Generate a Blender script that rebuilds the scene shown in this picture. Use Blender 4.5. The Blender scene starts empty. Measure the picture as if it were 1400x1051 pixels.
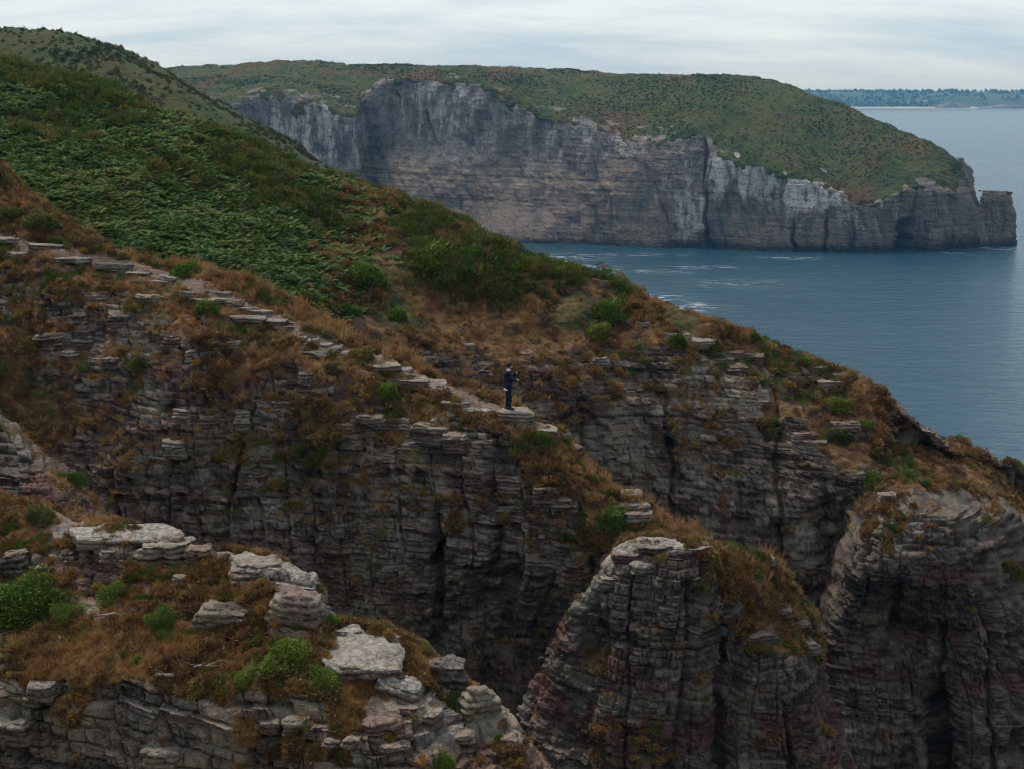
import bpy, bmesh, math, random
import numpy as np
from mathutils import Vector, Matrix, Euler
from mathutils.bvhtree import BVHTree

# ------------------------------------------------------------------ camera, sky, sun, exposure
SC = bpy.context.scene
COL = SC.collection
FPX, CAMH = 1944.0, 60.0
PITCH = math.atan(405.0 / FPX)
cam_d = bpy.data.cameras.new('camera'); cam = bpy.data.objects.new('camera', cam_d); COL.objects.link(cam)
cam.location = (0, 0, CAMH); cam.rotation_euler = (math.pi / 2 - PITCH, 0, 0)
cam_d.lens = 50.0; cam_d.sensor_width = 36.0; cam_d.clip_start = 0.5; cam_d.clip_end = 60000
SC.camera = cam
SC.cycles.max_bounces = 4; SC.cycles.diffuse_bounces = 2; SC.cycles.glossy_bounces = 2; SC.cycles.transmission_bounces = 2; SC.cycles.volume_bounces = 0
SC.cycles.use_denoising = True; SC.cycles.filter_width = 1.1
SC.cycles.use_adaptive_sampling = True; SC.cycles.adaptive_threshold = .015
SC.view_settings.view_transform = 'Standard'; SC.view_settings.look = 'None'
SC.view_settings.gamma = 1.0; SC.view_settings.use_curve_mapping = False
SC.view_settings.exposure = 1.02
SUN_EL, SUN_AZ = math.radians(56), math.radians(-38)     # azimuth from +Y towards +X: veiled sun, far left
SUN_DIR = Vector((math.sin(SUN_AZ) * math.cos(SUN_EL), math.cos(SUN_AZ) * math.cos(SUN_EL), math.sin(SUN_EL)))
sd = bpy.data.lights.new('sun', 'SUN'); sd.energy = 1.5; sd.angle = math.radians(16); sd.color = (1, .92, .80)
sun = bpy.data.objects.new('sun', sd); COL.objects.link(sun)
sun.rotation_euler = SUN_DIR.to_track_quat('Z', 'Y').to_euler(); sun.location = (0, 0, 200)

W = bpy.data.worlds.new('World'); SC.world = W; W.use_nodes = True
def world():
    nt = W.node_tree; nt.nodes.clear(); N = nt.nodes.new; L = nt.links.new
    out = N('ShaderNodeOutputWorld'); bg = N('ShaderNodeBackground')
    sky = N('ShaderNodeTexSky'); sky.sky_type = 'NISHITA'; sky.sun_disc = False
    sky.sun_elevation = SUN_EL; sky.sun_rotation = SUN_AZ; sky.altitude = 60
    sc = N('ShaderNodeVectorMath'); sc.operation = 'SCALE'; sc.inputs['Scale'].default_value = 0.10
    L(sky.outputs[0], sc.inputs[0])
    tc = N('ShaderNodeTexCoord'); sep = N('ShaderNodeSeparateXYZ'); L(tc.outputs['Generated'], sep.inputs[0])
    mx = N('ShaderNodeMath'); mx.operation = 'ABSOLUTE'; L(sep.outputs[2], mx.inputs[0])
    ad = N('ShaderNodeMath'); ad.operation = 'ADD'; ad.inputs[1].default_value = 0.22; L(mx.outputs[0], ad.inputs[0])
    dx = N('ShaderNodeMath'); dx.operation = 'DIVIDE'; L(sep.outputs[0], dx.inputs[0]); L(ad.outputs[0], dx.inputs[1])
    dy = N('ShaderNodeMath'); dy.operation = 'DIVIDE'; L(sep.outputs[1], dy.inputs[0]); L(ad.outputs[0], dy.inputs[1])
    cb = N('ShaderNodeCombineXYZ'); L(dx.outputs[0], cb.inputs[0]); L(dy.outputs[0], cb.inputs[1])
    mp = N('ShaderNodeMapping'); mp.inputs['Scale'].default_value = (.42, .80, 1); mp.inputs['Location'].default_value = (3.3, 0.9, 0)
    mp.inputs['Rotation'].default_value = (0, 0, 0.12)
    L(cb.outputs[0], mp.inputs[0])
    n1 = N('ShaderNodeTexNoise'); n1.inputs['Scale'].default_value = 1.5; n1.inputs['Detail'].default_value = 8
    n1.inputs['Roughness'].default_value = 0.62; n1.inputs['Distortion'].default_value = 0.35; L(mp.outputs[0], n1.inputs['Vector'])
    rp = N('ShaderNodeValToRGB'); L(n1.outputs[0], rp.inputs[0])
    e = rp.color_ramp.elements
    e[0].position = .38; e[0].color = (.198, .270, .346, 1); e[1].position = .62; e[1].color = (.375, .408, .432, 1)
    m = e.new(.5); m.color = (.282, .338, .382, 1)
    mix = N('ShaderNodeMix'); mix.data_type = 'RGBA'; mix.inputs[0].default_value = .88
    L(sc.outputs[0], mix.inputs[6]); L(rp.outputs[0], mix.inputs[7])
    L(mix.outputs[2], bg.inputs[0]); bg.inputs[1].default_value = 1.0
    L(bg.outputs[0], out.inputs[0])
world()

# ------------------------------------------------------------------ numeric helpers
CP, SP = math.cos(PITCH), math.sin(PITCH)
def P(px, py, d):
    """point at photograph position px, py that stands d metres ahead of the camera"""
    px = np.asarray(px, float); py = np.asarray(py, float); d = np.asarray(d, float)
    xc = (px - 700) / FPX; yc = (525.5 - py) / FPX
    k = d / (CP + yc * SP)
    return np.stack([xc * k, d + 0 * xc, CAMH + (-SP + yc * CP) * k], -1)
def ray(px, py):
    xc = (px - 700) / FPX; yc = (525.5 - py) / FPX
    return Vector((xc, CP + yc * SP, -SP + yc * CP)).normalized()
def dsea(py, z=0.0):
    yc = (525.5 - py) / FPX
    return (CAMH - z) * (CP + yc * SP) / (SP - yc * CP)
def project(X):
    y = X[..., 1]; z = X[..., 2] - CAMH
    f = y * CP - z * SP; u = y * SP + z * CP
    return 700 + FPX * X[..., 0] / f, 525.5 - FPX * u / f, f

def _h(i, j, k, s):
    n = (i.astype(np.int64) * 374761393 + j.astype(np.int64) * 668265263 + k.astype(np.int64) * 2147483647 + s * 1274126177) & 0xffffffff
    n = ((n ^ (n >> 13)) * 1274126177) & 0xffffffff
    n = ((n ^ (n >> 16)) * 2246822519) & 0xffffffff
    return ((n ^ (n >> 15)) & 0xffffff).astype(np.float32) / 16777215.0
def hsh(i, j=0, k=0, s=0):
    i = np.asarray(i); return _h(i, np.asarray(j) + 0 * i, np.asarray(k) + 0 * i, s)
def noise(x, y, z, s=0):
    i, j, k = np.floor(x).astype(np.int64), np.floor(y).astype(np.int64), np.floor(z).astype(np.int64)
    fx, fy, fz = (x - i).astype(np.float32), (y - j).astype(np.float32), (z - k).astype(np.float32)
    ux, uy, uz = [f * f * f * (f * (f * 6 - 15) + 10) for f in (fx, fy, fz)]
    def c(b, d):
        p = _h(i, j + b, k + d, s); return p + (_h(i + 1, j + b, k + d, s) - p) * ux
    x00, x10, x01, x11 = c(0, 0), c(1, 0), c(0, 1), c(1, 1)
    y0 = x00 + (x10 - x00) * uy; y1 = x01 + (x11 - x01) * uy
    return (y0 + (y1 - y0) * uz) * 2 - 1
def fbm(X, sc, o=4, s=0, st=(1, 1, 1)):
    r = 0; a = 1; t = 0
    x, y, z = X[..., 0] / sc * st[0], X[..., 1] / sc * st[1], X[..., 2] / sc * st[2]
    for n in range(o):
        r = r + a * noise(x + 17.3 * n, y + 5.1 * n, z + 9.7 * n, s + n); t += a
        x, y, z, a = x * 2.03, y * 2.03, z * 2.03, a * .5
    return r / t * 1.35
def sst(a, b, x):
    t = np.clip((x - a) / (b - a), 0, 1); return t * t * (3 - 2 * t)
def pchip(x, y, q):
    x = np.asarray(x, float); y = np.asarray(y, float); h = np.diff(x); dl = np.diff(y) / h
    m = np.zeros_like(y)
    m[0], m[-1] = dl[0], dl[-1]
    for i in range(1, len(x) - 1):
        if dl[i-1] * dl[i] > 0:
            w1, w2 = 2*h[i] + h[i-1], h[i] + 2*h[i-1]
            m[i] = (w1 + w2) / (w1 / dl[i-1] + w2 / dl[i])
    i = np.clip(np.searchsorted(x, q) - 1, 0, len(x) - 2)
    t = (q - x[i]) / h[i]
    return ((1+2*t)*(1-t)**2 * y[i] + t*(1-t)**2 * h[i]*m[i] + t*t*(3-2*t) * y[i+1] + t*t*(t-1) * h[i]*m[i+1])

def loft(rows, nu, seg):
    """rows: lists of (px, py, d, veg) or ('off', row, (dx,dy,dz), veg). seg: samples in each interval between rows"""
    R = [None] * len(rows); t = np.linspace(0, 1, nu)
    for i, r in enumerate(rows):
        if r[0] == 'off': continue
        a = np.array([(q + (0,))[:4] for q in r], float)
        px = a[0, 0] + (a[-1, 0] - a[0, 0]) * t
        X = P(px, pchip(a[:, 0], a[:, 1], px), pchip(a[:, 0], a[:, 2], px))
        R[i] = np.concatenate([X, np.interp(px, a[:, 0], a[:, 3])[:, None]], 1)
    for _ in range(3):
        for i, r in enumerate(rows):
            if r[0] == 'off' and R[i] is None and R[r[1]] is not None:
                q = R[r[1]].copy(); q[:, :3] += np.array(r[2]); q[:, 3] = r[3] if r[3] is not None else q[:, 3]; R[i] = q
    R = np.stack(R); n = len(R)
    M = np.zeros_like(R); M[1:-1] = (R[2:] - R[:-2]) * .5; M[0] = R[1] - R[0]; M[-1] = R[-1] - R[-2]
    ln = np.linalg.norm(np.diff(R[..., :3], axis=0), axis=-1).mean(1)
    out = []
    for i in range(n - 1):
        # tangents scaled to the interval so that long rows do not overshoot short ones
        a = M[i] * min(1, 2*ln[i] / (ln[i] + (ln[i-1] if i else ln[i]))) * .8
        b = M[i+1] * min(1, 2*ln[i] / (ln[i] + (ln[i+1] if i < n-2 else ln[i]))) * .8
        for s in np.linspace(0, 1, seg[i], endpoint=(i == n - 2)):
            out.append((1+2*s)*(1-s)**2*R[i] + s*(1-s)**2*a + s*s*(3-2*s)*R[i+1] + s*s*(s-1)*b)
    G = np.stack(out)
    return G[..., :3].copy(), np.clip(G[..., 3], 0, 1)
def normals(G):
    du = np.gradient(G, axis=1); dv = np.gradient(G, axis=0)
    n = np.cross(dv, du); return n / (np.linalg.norm(n, axis=-1, keepdims=True) + 1e-9)

def cells(al, w, h, wid, s, warp=None):
    """bedding and joints: layer index, place in the layer, block index, random value, rounded-block profile"""
    L = w / h; L = L + .38 * noise(L * .9, 0*L, 0*L + s, s)
    i = np.floor(L).astype(np.int64); t = L - i
    wi = wid * (.55 + 1.1 * hsh(i, s=s + 1))
    S = al / wi + 7 * hsh(i, s=s + 2)
    S = S + .33 * noise(S * .8, 0*S + i, 0*S, s + 3)
    b = np.floor(S).astype(np.int64); q = S - b
    r = hsh(i, b, s=s + 4)
    e = np.minimum(np.minimum(t, 1 - t) * h, np.minimum(q, 1 - q) * wi)
    return i, t, b, r, e

ATT = ('veg', 'pale', 'bed', 'red', 'lic', 'drk', 'soil', 'grn')
def rock_attrs(G, w, k, seed):
    """bedding shade, red beds, lichen patches: colour that belongs to the stone"""
    z = 0 * w
    bed = np.clip(.5 + .55 * noise(w / (.17 * k), z, z, seed + 80) + .3 * noise(G[..., 0] / (2 * k), G[..., 1] / (2 * k), w / (.5 * k), seed + 81), 0, 1)
    red = sst(-.05, .45, noise(G[..., 0] / (7 * k), G[..., 1] / (7 * k), w / (1.3 * k), seed + 82) + .3 * noise(G[..., 0] / k, G[..., 1] / k, w / (.3 * k), seed + 85))
    lic = sst(-.1, .5, fbm(G, 1.5 * k, 3, seed + 83))
    return dict(bed=bed, red=red, lic=lic)
SHEETS = {}
def rock_sheet(name, rows, nu, seg, k=1.0, h=.27, wd=.50, amp=1.0, lump=.5, lsc=4.0, flute=.7, fsc=2.6, seed=1, bias=0.0, ledge=.0, terr=1.0, dirn=(.93, .36), dip=(.04, -.05), vegsoft=.10, clefts=(), arc=False):
    G, V = loft(rows, nu, seg)
    n0 = normals(G)
    G = G + n0 * (fbm(G, lsc, 4, seed) * lump)[..., None]
    n1 = normals(G); steep = 1 - n1[..., 2]
    nz = fbm(G, 2.0 * k, 4, seed + 11)
    nf = fbm(G, .75 * k, 3, seed + 12)
    rock = sst(.38, .56, (1 - V) + (.52 * nz + .34 * nf) * sst(1.02, .75, V) + (steep - .55) * .55 + bias)
    al = G[..., 0] * dirn[0] + G[..., 1] * dirn[1]
    if arc:      # joints follow the fall lines of a rounded tower
        mrow = G[int(G.shape[0] * .55)]; al = np.concatenate([[0], np.cumsum(np.linalg.norm(np.diff(mrow[:, :2], axis=0), axis=1))])[None, :] + 0 * G[..., 0]
    al = al + .12 * k * fbm(G, 2.2 * k, 2, seed + 3)
    w = G[..., 2] + G[..., 0] * dip[0] + G[..., 1] * dip[1] + .07 * k * fbm(G, 3.0 * k, 3, seed + 5)
    # master joints: columns that run through many beds, the beds thrown a little from one to the next
    ms = al / (2.1 * wd * k) + .30 * noise(al / (1.4 * k), 0 * al, w / (5 * k), seed + 13)
    mcol = np.floor(ms).astype(np.int64); mq = ms - mcol; mje = np.minimum(mq, 1 - mq) * 2.1 * wd * k
    w = w + hsh(mcol, s=seed + 14) * h * k * 1.3
    hd = n1 * np.array([1, 1, .30]); hd *= sst(.0, .35, np.hypot(n1[..., 0], n1[..., 1]))[..., None] * .75 + .25
    # buttresses and clefts
    fl = fbm(np.stack([al, 0*al, w * .16], -1), fsc * k, 3, seed + 21)
    fl = (1 - np.abs(fl) * 2.2)
    D = -np.clip(fl, 0, 1) ** 2 * flute * k * rock * sst(.3, .8, steep)
    bi, bt, bb, br, be = cells(al, w, 3.1 * h * k, 2.3 * wd * k, seed + 31)
    mi, mt, mb, mr, me = cells(al, w, h * k, wd * k, seed + 41)
    si, st_, sb, sr, se = cells(al, w, .42 * h * k, .48 * wd * k, seed + 51)
    prof = lambda e, r: 1 - (1 - np.clip(e / r, 0, 1)) ** 2
    layer = hsh(mi, s=seed + 61)
    gate = hsh(mi, mb, s=seed + 62) > .35
    mjs = sst(-.3, .5, noise(mcol * 1.7, w / (2.2 * k), 0 * w, seed + 15))
    lump2 = np.clip(fbm(G, 1.1 * k, 3, seed + 16), -.6, .6)
    D = D + amp * k * rock * ((br - .5) * .26 - .08 * (1 - prof(be, .09 * k))
                 - .34 * (1 - prof(mje, .12 * k)) * mjs + (hsh(mcol, np.floor(w / (2.6 * k)).astype(np.int64), s=seed + 17) - .5) * .30
                 + (mr - .5) * .22 + (layer - .5) * .07 - .15 * (1 - prof(me, .060 * k))
                 + np.where(gate, (sr - .5) * .11 - .07 * (1 - prof(se, .035 * k)), 0)
                 + .11 * lump2 + .07 * fbm(G, .30 * k, 3, seed + 7))
    if clefts:
        cpx, cpy, _ = project(G)
        for (cx, y0, y1, wp, dp, sl) in clefts:      # deep cracks: x, top, bottom, half-width in px, depth, slant
            ce = np.abs(cpx - cx - sl * (cpy - y0) - wp * 1.5 * fbm(G, 1.2 * k, 2, seed + 91)) / wp
            D = D - dp * np.clip(1 - ce, 0, 1) ** .7 * sst(y0 - 12, y0 + 12, cpy) * sst(y1 + 12, y1 - 12, cpy)
    vd = np.array([0, 0, CAMH]) - G; vd /= np.linalg.norm(vd, axis=-1, keepdims=True)
    D = D * sst(-.7, -.35, (n1 * vd).sum(-1))      # the far sides stay plain
    G = G + hd * D[..., None]
    # ledges: risers steep, treads flat
    fr = .30 + .35 * mr
    g = np.where(mt < fr, mt / fr * .92, .92 + .08 * (mt - fr) / (1 - fr))
    tz = (g - mt) * h * k * terr * rock * sst(.05, .25, steep) * (1 - sst(.75, .95, steep))
    G[..., 2] += tz
    soft = (1 - rock)
    G = G + n1 * (soft * (fbm(G, .9 * k, 4, seed + 71) * vegsoft * 1.6 + np.abs(fbm(G, .45 * k, 3, seed + 72)) * vegsoft))[..., None]
    n2 = normals(G)
    veg = np.maximum(soft, sst(.55, .8, n2[..., 2]) * sst(-.1, .25, nz + ledge) * sst(-.6, .1, fbm(G, .8 * k, 2, seed + 9) + ledge))
    cid = (mi * 100003 + mb * 31 + mcol * 7919)
    at = rock_attrs(G, w, k, seed)
    at['bed'] = np.clip(.5 * at['bed'] + .5 * mr + .22 * (sr - .5), 0, 1); at['drk'] = sst(.15, .6, nf); at['soil'] = np.clip(.5 + .7 * fbm(G, .9 * k, 3, seed + 84), 0, 1)
    at['grn'] = .75 * sst(.12, .5, fbm(G, 2.6 * k, 2, seed + 86))
    d = dict(at, G=G, n=n2, veg=veg, rock=rock, cid=cid, name=name, pale=np.zeros_like(veg), seed=seed, nz=nz, V=V)
    SHEETS[name] = d
    return d

def add_attr(me, name, arr):
    a = me.attributes.new(name, 'FLOAT', 'POINT'); a.data.foreach_set('value', np.ascontiguousarray(arr, dtype=np.float32).ravel())
def mesh_np(name, V, F, mats=(), smooth=False):
    me = bpy.data.meshes.new(name); V = np.asarray(V, np.float32); F = np.asarray(F, np.int32); k = F.shape[1]
    me.vertices.add(len(V)); me.vertices.foreach_set('co', V.ravel())
    me.loops.add(F.size); me.loops.foreach_set('vertex_index', F.ravel())
    me.polygons.add(len(F)); me.polygons.foreach_set('loop_start', np.arange(0, F.size, k, dtype=np.int32))
    me.polygons.foreach_set('loop_total', np.full(len(F), k, np.int32))
    if smooth: me.polygons.foreach_set('use_smooth', np.ones(len(F), bool))
    for m in mats: me.materials.append(m)
    me.update(calc_edges=True); return me
def tag(o, label=None, cat=None, group=None, kind=None):
    if label: o['label'] = label
    if cat: o['category'] = cat
    if group: o['group'] = group
    if kind: o['kind'] = kind
    return o
def link(name, me, parent=None):
    o = bpy.data.objects.new(name, me); COL.objects.link(o)
    if parent: o.parent = parent
    return o
def grid_faces(nv, nu):
    i = np.arange(nv * nu).reshape(nv, nu)
    return np.stack([i[:-1, :-1], i[1:, :-1], i[1:, 1:], i[:-1, 1:]], -1).reshape(-1, 4)

# ------------------------------------------------------------------ materials
class NT:
    def __init__(s, name):
        s.m = bpy.data.materials.new(name); s.m.use_nodes = True; s.t = s.m.node_tree; s.t.nodes.clear()
        s.out = s.t.nodes.new('ShaderNodeOutputMaterial'); s.b = s.t.nodes.new('ShaderNodeBsdfPrincipled')
        s.t.links.new(s.b.outputs[0], s.out.inputs[0]); s.pos = s.n('ShaderNodeNewGeometry').outputs['Position']
        s.b.inputs['Specular IOR Level'].default_value = .25
    def n(s, t, **kw):
        x = s.t.nodes.new(t)
        for k, v in kw.items(): setattr(x, k, v)
        return x
    def set(s, sock, v):
        if hasattr(v, 'links'): s.t.links.new(v, sock)
        else: sock.default_value = v
    def map(s, scale, rot=(0, 0, 0), loc=(0, 0, 0), vec=None):
        m = s.n('ShaderNodeMapping'); s.set(m.inputs[0], vec or s.pos)
        m.inputs['Scale'].default_value = scale; m.inputs['Rotation'].default_value = rot; m.inputs['Location'].default_value = loc
        return m.outputs[0]
    def noise(s, scale, detail=4, rough=.55, vec=None, dist=0.0):
        x = s.n('ShaderNodeTexNoise'); s.set(x.inputs['Vector'], vec or s.pos); x.inputs['Scale'].default_value = scale
        x.inputs['Detail'].default_value = detail; x.inputs['Roughness'].default_value = rough; x.inputs['Distortion'].default_value = dist
        return x.outputs[0]
    def vor(s, scale, vec=None, feat='F1', out=0):
        x = s.n('ShaderNodeTexVoronoi', feature=feat); s.set(x.inputs['Vector'], vec or s.pos); x.inputs['Scale'].default_value = scale
        return x.outputs[out]
    def rng(s, v, a, b, c=0.0, d=1.0):
        x = s.n('ShaderNodeMapRange'); s.set(x.inputs[0], v)
        for i, q in enumerate((a, b, c, d)): x.inputs[i + 1].default_value = q
        return x.outputs[0]
    def math(s, op, a, b=0.0):
        x = s.n('ShaderNodeMath', operation=op); s.set(x.inputs[0], a); s.set(x.inputs[1], b); return x.outputs[0]
    def mix(s, f, a, b, mode='MIX'):
        x = s.n('ShaderNodeMix', data_type='RGBA', blend_type=mode)
        col = lambda c: c if hasattr(c, 'links') else (*c, 1)
        s.set(x.inputs[0], f); s.set(x.inputs[6], col(a)); s.set(x.inputs[7], col(b)); return x.outputs[2]
    def ramp(s, v, *st):
        x = s.n('ShaderNodeValToRGB'); s.set(x.inputs[0], v); e = x.color_ramp.elements
        while len(e) < len(st): e.new(.5)
        for q, (p, c) in zip(e, st): q.position = p; q.color = (*c, 1)
        return x.outputs[0]
    def attr(s, name, t='GEOMETRY'):
        x = s.n('ShaderNodeAttribute', attribute_name=name, attribute_type=t); return x.outputs['Fac']
    def bump(s, hgt, dist, strength=1.0, prev=None):
        x = s.n('ShaderNodeBump'); s.set(x.inputs['Height'], hgt); x.inputs['Distance'].default_value = dist
        x.inputs['Strength'].default_value = strength
        if prev: s.set(x.inputs['Normal'], prev)
        return x.outputs[0]

def mat_rock(name, k=1.0, dark=(.080, .056, .041), mid=(.186, .141, .110), red=(.165, .084, .066), lichen=(.242, .208, .156), redamt=.5):
    t = NT(name)
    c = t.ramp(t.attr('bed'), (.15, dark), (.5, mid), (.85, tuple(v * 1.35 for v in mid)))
    c = t.mix(t.math('MULTIPLY', t.attr('red'), redamt), c, red)
    li = t.math('ADD', t.attr('lic'), t.math('MULTIPLY', t.math('SUBTRACT', t.noise(7 / k, 3, .7), .5), 1.6))
    c = t.mix(t.math('MULTIPLY', t.rng(li, .45, .8), .8), c, lichen)
    gr = t.noise(24 / k, 4, .75)
    c = t.mix(t.math('MULTIPLY', t.rng(gr, .60, .70), t.attr('lic')), c, (.40, .385, .35))
    c = t.mix(t.math('MULTIPLY', t.attr('drk'), .6), c, (.030, .026, .023))
    c = t.mix(1.0, c, t.n_rgb(t.rng(gr, .28, .72, .55, 1.45)), 'MULTIPLY')
    wob = t.n('ShaderNodeVectorMath', operation='ADD'); wv = t.n('ShaderNodeTexNoise'); wv.inputs['Scale'].default_value = 2.2 / k; wv.inputs['Detail'].default_value = 2
    t.set(wv.inputs['Vector'], t.pos); wsc = t.n('ShaderNodeVectorMath', operation='SCALE'); wsc.inputs['Scale'].default_value = .5 * k
    t.set(wsc.inputs[0], wv.outputs['Color']); t.set(wob.inputs[0], t.pos); t.set(wob.inputs[1], wsc.outputs[0])
    cr = t.math('ADD', t.vor(2.2 / k, t.map((1, 1, 2.3), vec=wob.outputs[0]), 'DISTANCE_TO_EDGE'), t.math('MULTIPLY', t.attr('lic'), .05))
    c = t.mix(t.rng(cr, .0, .05, .5, 0), c, (.026, .021, .018))
    # bleached, lichen-white tops
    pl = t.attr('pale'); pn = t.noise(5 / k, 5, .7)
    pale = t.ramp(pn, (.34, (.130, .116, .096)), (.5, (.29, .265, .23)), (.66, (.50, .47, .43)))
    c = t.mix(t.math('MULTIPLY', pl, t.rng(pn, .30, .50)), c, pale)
    # turf, soil and dry heath
    vm = t.rng(t.math('ADD', t.attr('veg'), t.math('MULTIPLY', t.math('SUBTRACT', pn, .5), .9)), .40, .60)
    soil = t.ramp(t.math('ADD', t.attr('soil'), t.math('MULTIPLY', t.math('SUBTRACT', gr, .5), .8)), (.18, (.045, .028, .018)), (.42, (.115, .060, .028)), (.62, (.205, .115, .045)), (.85, (.130, .058, .028)))
    soil = t.mix(t.math('MULTIPLY', t.attr('grn'), t.rng(gr, .3, .6, .6, 1)), soil, t.ramp(gr, (.3, (.022, .038, .011)), (.7, (.070, .092, .024))))
    c = t.mix(vm, c, soil)
    t.set(t.b.inputs['Base Color'], c); t.b.inputs['Roughness'].default_value = .92
    t.set(t.b.inputs['Normal'], t.bump(t.rng(cr, 0, .07), .025 * k, 1.0, t.bump(t.noise(11 / k, 3, .75), .08 * k, 1.0)))
    return t.m
def _nrgb(s, v):
    x = s.n('ShaderNodeCombineColor')
    for i in range(3): s.set(x.inputs[i], v)
    return x.outputs[0]
NT.n_rgb = _nrgb

M_ROCK = mat_rock('bedded_sandstone', 1.0)
M_ROCKF = mat_rock('foreground_sandstone', .75, dark=(.066, .048, .037), mid=(.182, .130, .094), red=(.172, .090, .066), lichen=(.232, .192, .134), redamt=.7)
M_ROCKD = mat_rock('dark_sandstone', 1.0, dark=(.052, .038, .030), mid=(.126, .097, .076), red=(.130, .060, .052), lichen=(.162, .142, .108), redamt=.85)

def hill_veg(t, fine):
    hn = t.noise(.055, 5, .68)
    hv = t.ramp(hn, (.34, (.036, .056, .012)), (.46, (.060, .082, .017)), (.55, (.096, .100, .024)), (.68, (.090, .064, .024)))
    rust = t.rng(t.noise(.03, 5, .65, t.map((1, .6, 1), loc=(14, 2, 0))), .54, .64)
    hv = t.mix(t.math('MULTIPLY', rust, .8), hv, (.150, .074, .030))
    return t.mix(1.0, hv, t.n_rgb(t.rng(fine, .3, .7, .6, 1.4)), 'MULTIPLY')
def mat_far():
    t = NT('far_cliff')
    sep = t.n('ShaderNodeSeparateXYZ'); t.set(sep.inputs[0], t.pos); z = sep.outputs[2]; x = sep.outputs[0]
    wob = t.noise(.04, 3)
    bed = t.noise(1.0, 4, .65, t.map((.012, .012, .55)))
    c = t.ramp(bed, (.30, (.140, .104, .084)), (.46, (.200, .150, .120)), (.58, (.240, .182, .142)), (.72, (.34, .268, .208)))
    col = t.noise(1.0, 4, .65, t.map((.16, .16, .012)))          # vertical joints and water stains
    c = t.mix(t.math('MULTIPLY', t.rng(col, .46, .62), .8), c, (.115, .105, .102))
    up = t.rng(t.math('ADD', z, t.math('MULTIPLY', t.math('SUBTRACT', wob, .5), 40)), 22, 40)
    gn = t.noise(1.0, 5, .7, t.map((.22, .22, .045)))
    grey = t.ramp(gn, (.32, (.120, .104, .095)), (.50, (.22, .194, .175)), (.62, (.33, .295, .268)), (.74, (.46, .42, .385)))
    c = t.mix(t.math('MULTIPLY', up, .85), c, grey)
    blue = t.math('MULTIPLY', t.rng(t.math('ADD', x, t.math('MULTIPLY', wob, 60)), -10, -40), .22)
    c = t.mix(blue, c, t.ramp(gn, (.32, (.085, .098, .110)), (.55, (.15, .165, .178)), (.72, (.30, .31, .315))))
    tan = t.math('MULTIPLY', t.rng(t.math('ABSOLUTE', t.math('SUBTRACT', z, 24.0)), 7, 1), t.rng(bed, .44, .58))
    c = t.mix(t.math('MULTIPLY', tan, .65), c, (.42, .325, .235))
    pl = t.attr('pale')
    white = t.rng(t.math('ADD', gn, t.math('MULTIPLY', pl, .14)), .56, .66)
    c = t.mix(t.math('MULTIPLY', white, pl), c, (.58, .54, .50))
    c = t.mix(t.math('MULTIPLY', t.attr('drk'), .35), c, (.05, .046, .044))
    fine = t.noise(1.3, 4, .75)
    c = t.mix(1.0, c, t.n_rgb(t.rng(fine, .28, .72, .5, 1.5)), 'MULTIPLY')
    tide = t.rng(t.math('ADD', z, t.math('MULTIPLY', wob, 4)), 5.4, 3.2)
    c = t.mix(t.math('MULTIPLY', tide, .85), c, (.020, .019, .018))
    vm = t.rng(t.math('ADD', t.attr('veg'), t.math('MULTIPLY', t.math('SUBTRACT', fine, .5), .6)), .44, .60)
    hv = t.mix(1.0, hill_veg(t, fine), (.84, .84, .84), 'MULTIPLY')
    c = t.mix(vm, c, hv)
    t.set(t.b.inputs['Base Color'], c); t.b.inputs['Roughness'].default_value = .95
    t.set(t.b.inputs['Normal'], t.bump(fine, 1.1, 1.0))
    return t.m
M_FAR = mat_far()

def mat_leaf(name, *stops, sc=.5, rough=.7, trans=.15, hue=.25):
    t = NT(name)
    oi = t.n('ShaderNodeObjectInfo').outputs['Random']
    v = t.math('ADD', t.math('MULTIPLY', t.noise(sc, 4, .6), 1 - hue), t.math('MULTIPLY', oi, hue))
    c = t.ramp(v, *stops)
    f = t.rng(t.noise(sc * 22, 3, .7), .25, .75, .7, 1.3)
    c = t.mix(1.0, c, t.n_rgb(f), 'MULTIPLY')
    t.set(t.b.inputs['Base Color'], c); t.b.inputs['Roughness'].default_value = rough
    if trans:
        tr = t.n('ShaderNodeBsdfTranslucent'); t.set(tr.inputs[0], c)
        ms = t.n('ShaderNodeMixShader'); ms.inputs[0].default_value = trans
        t.t.links.new(t.b.outputs[0], ms.inputs[1]); t.t.links.new(tr.outputs[0], ms.inputs[2]); t.t.links.new(ms.outputs[0], t.out.inputs[0])
    return t.m
def mat_plain(name, col, rough=.8, var=.25, sc=8.0, metal=0.0):
    t = NT(name)
    f = t.rng(t.noise(sc, 4, .65), .25, .75, 1 - var, 1 + var)
    t.set(t.b.inputs['Base Color'], t.mix(1.0, col, t.n_rgb(f), 'MULTIPLY')); t.b.inputs['Roughness'].default_value = rough
    t.b.inputs['Metallic'].default_value = metal
    return t.m
M_BRACKEN = mat_leaf('bracken', (.28, (.034, .088, .011)), (.46, (.062, .138, .016)), (.60, (.112, .168, .022)), (.76, (.175, .145, .034)), sc=.22, hue=.45)
M_GORSE = mat_leaf('gorse_green', (.30, (.046, .088, .013)), (.55, (.092, .138, .021)), (.75, (.155, .160, .034)), sc=1.2, hue=.4)
M_GORSED = mat_leaf('dull_gorse', (.30, (.060, .082, .019)), (.55, (.125, .130, .030)), (.75, (.230, .150, .040)), sc=.6, hue=.45)
M_STRAW = mat_leaf('dry_grass', (.30, (.19, .088, .030)), (.52, (.34, .18, .064)), (.75, (.46, .30, .14)), sc=.45, hue=.45, trans=.25)
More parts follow.
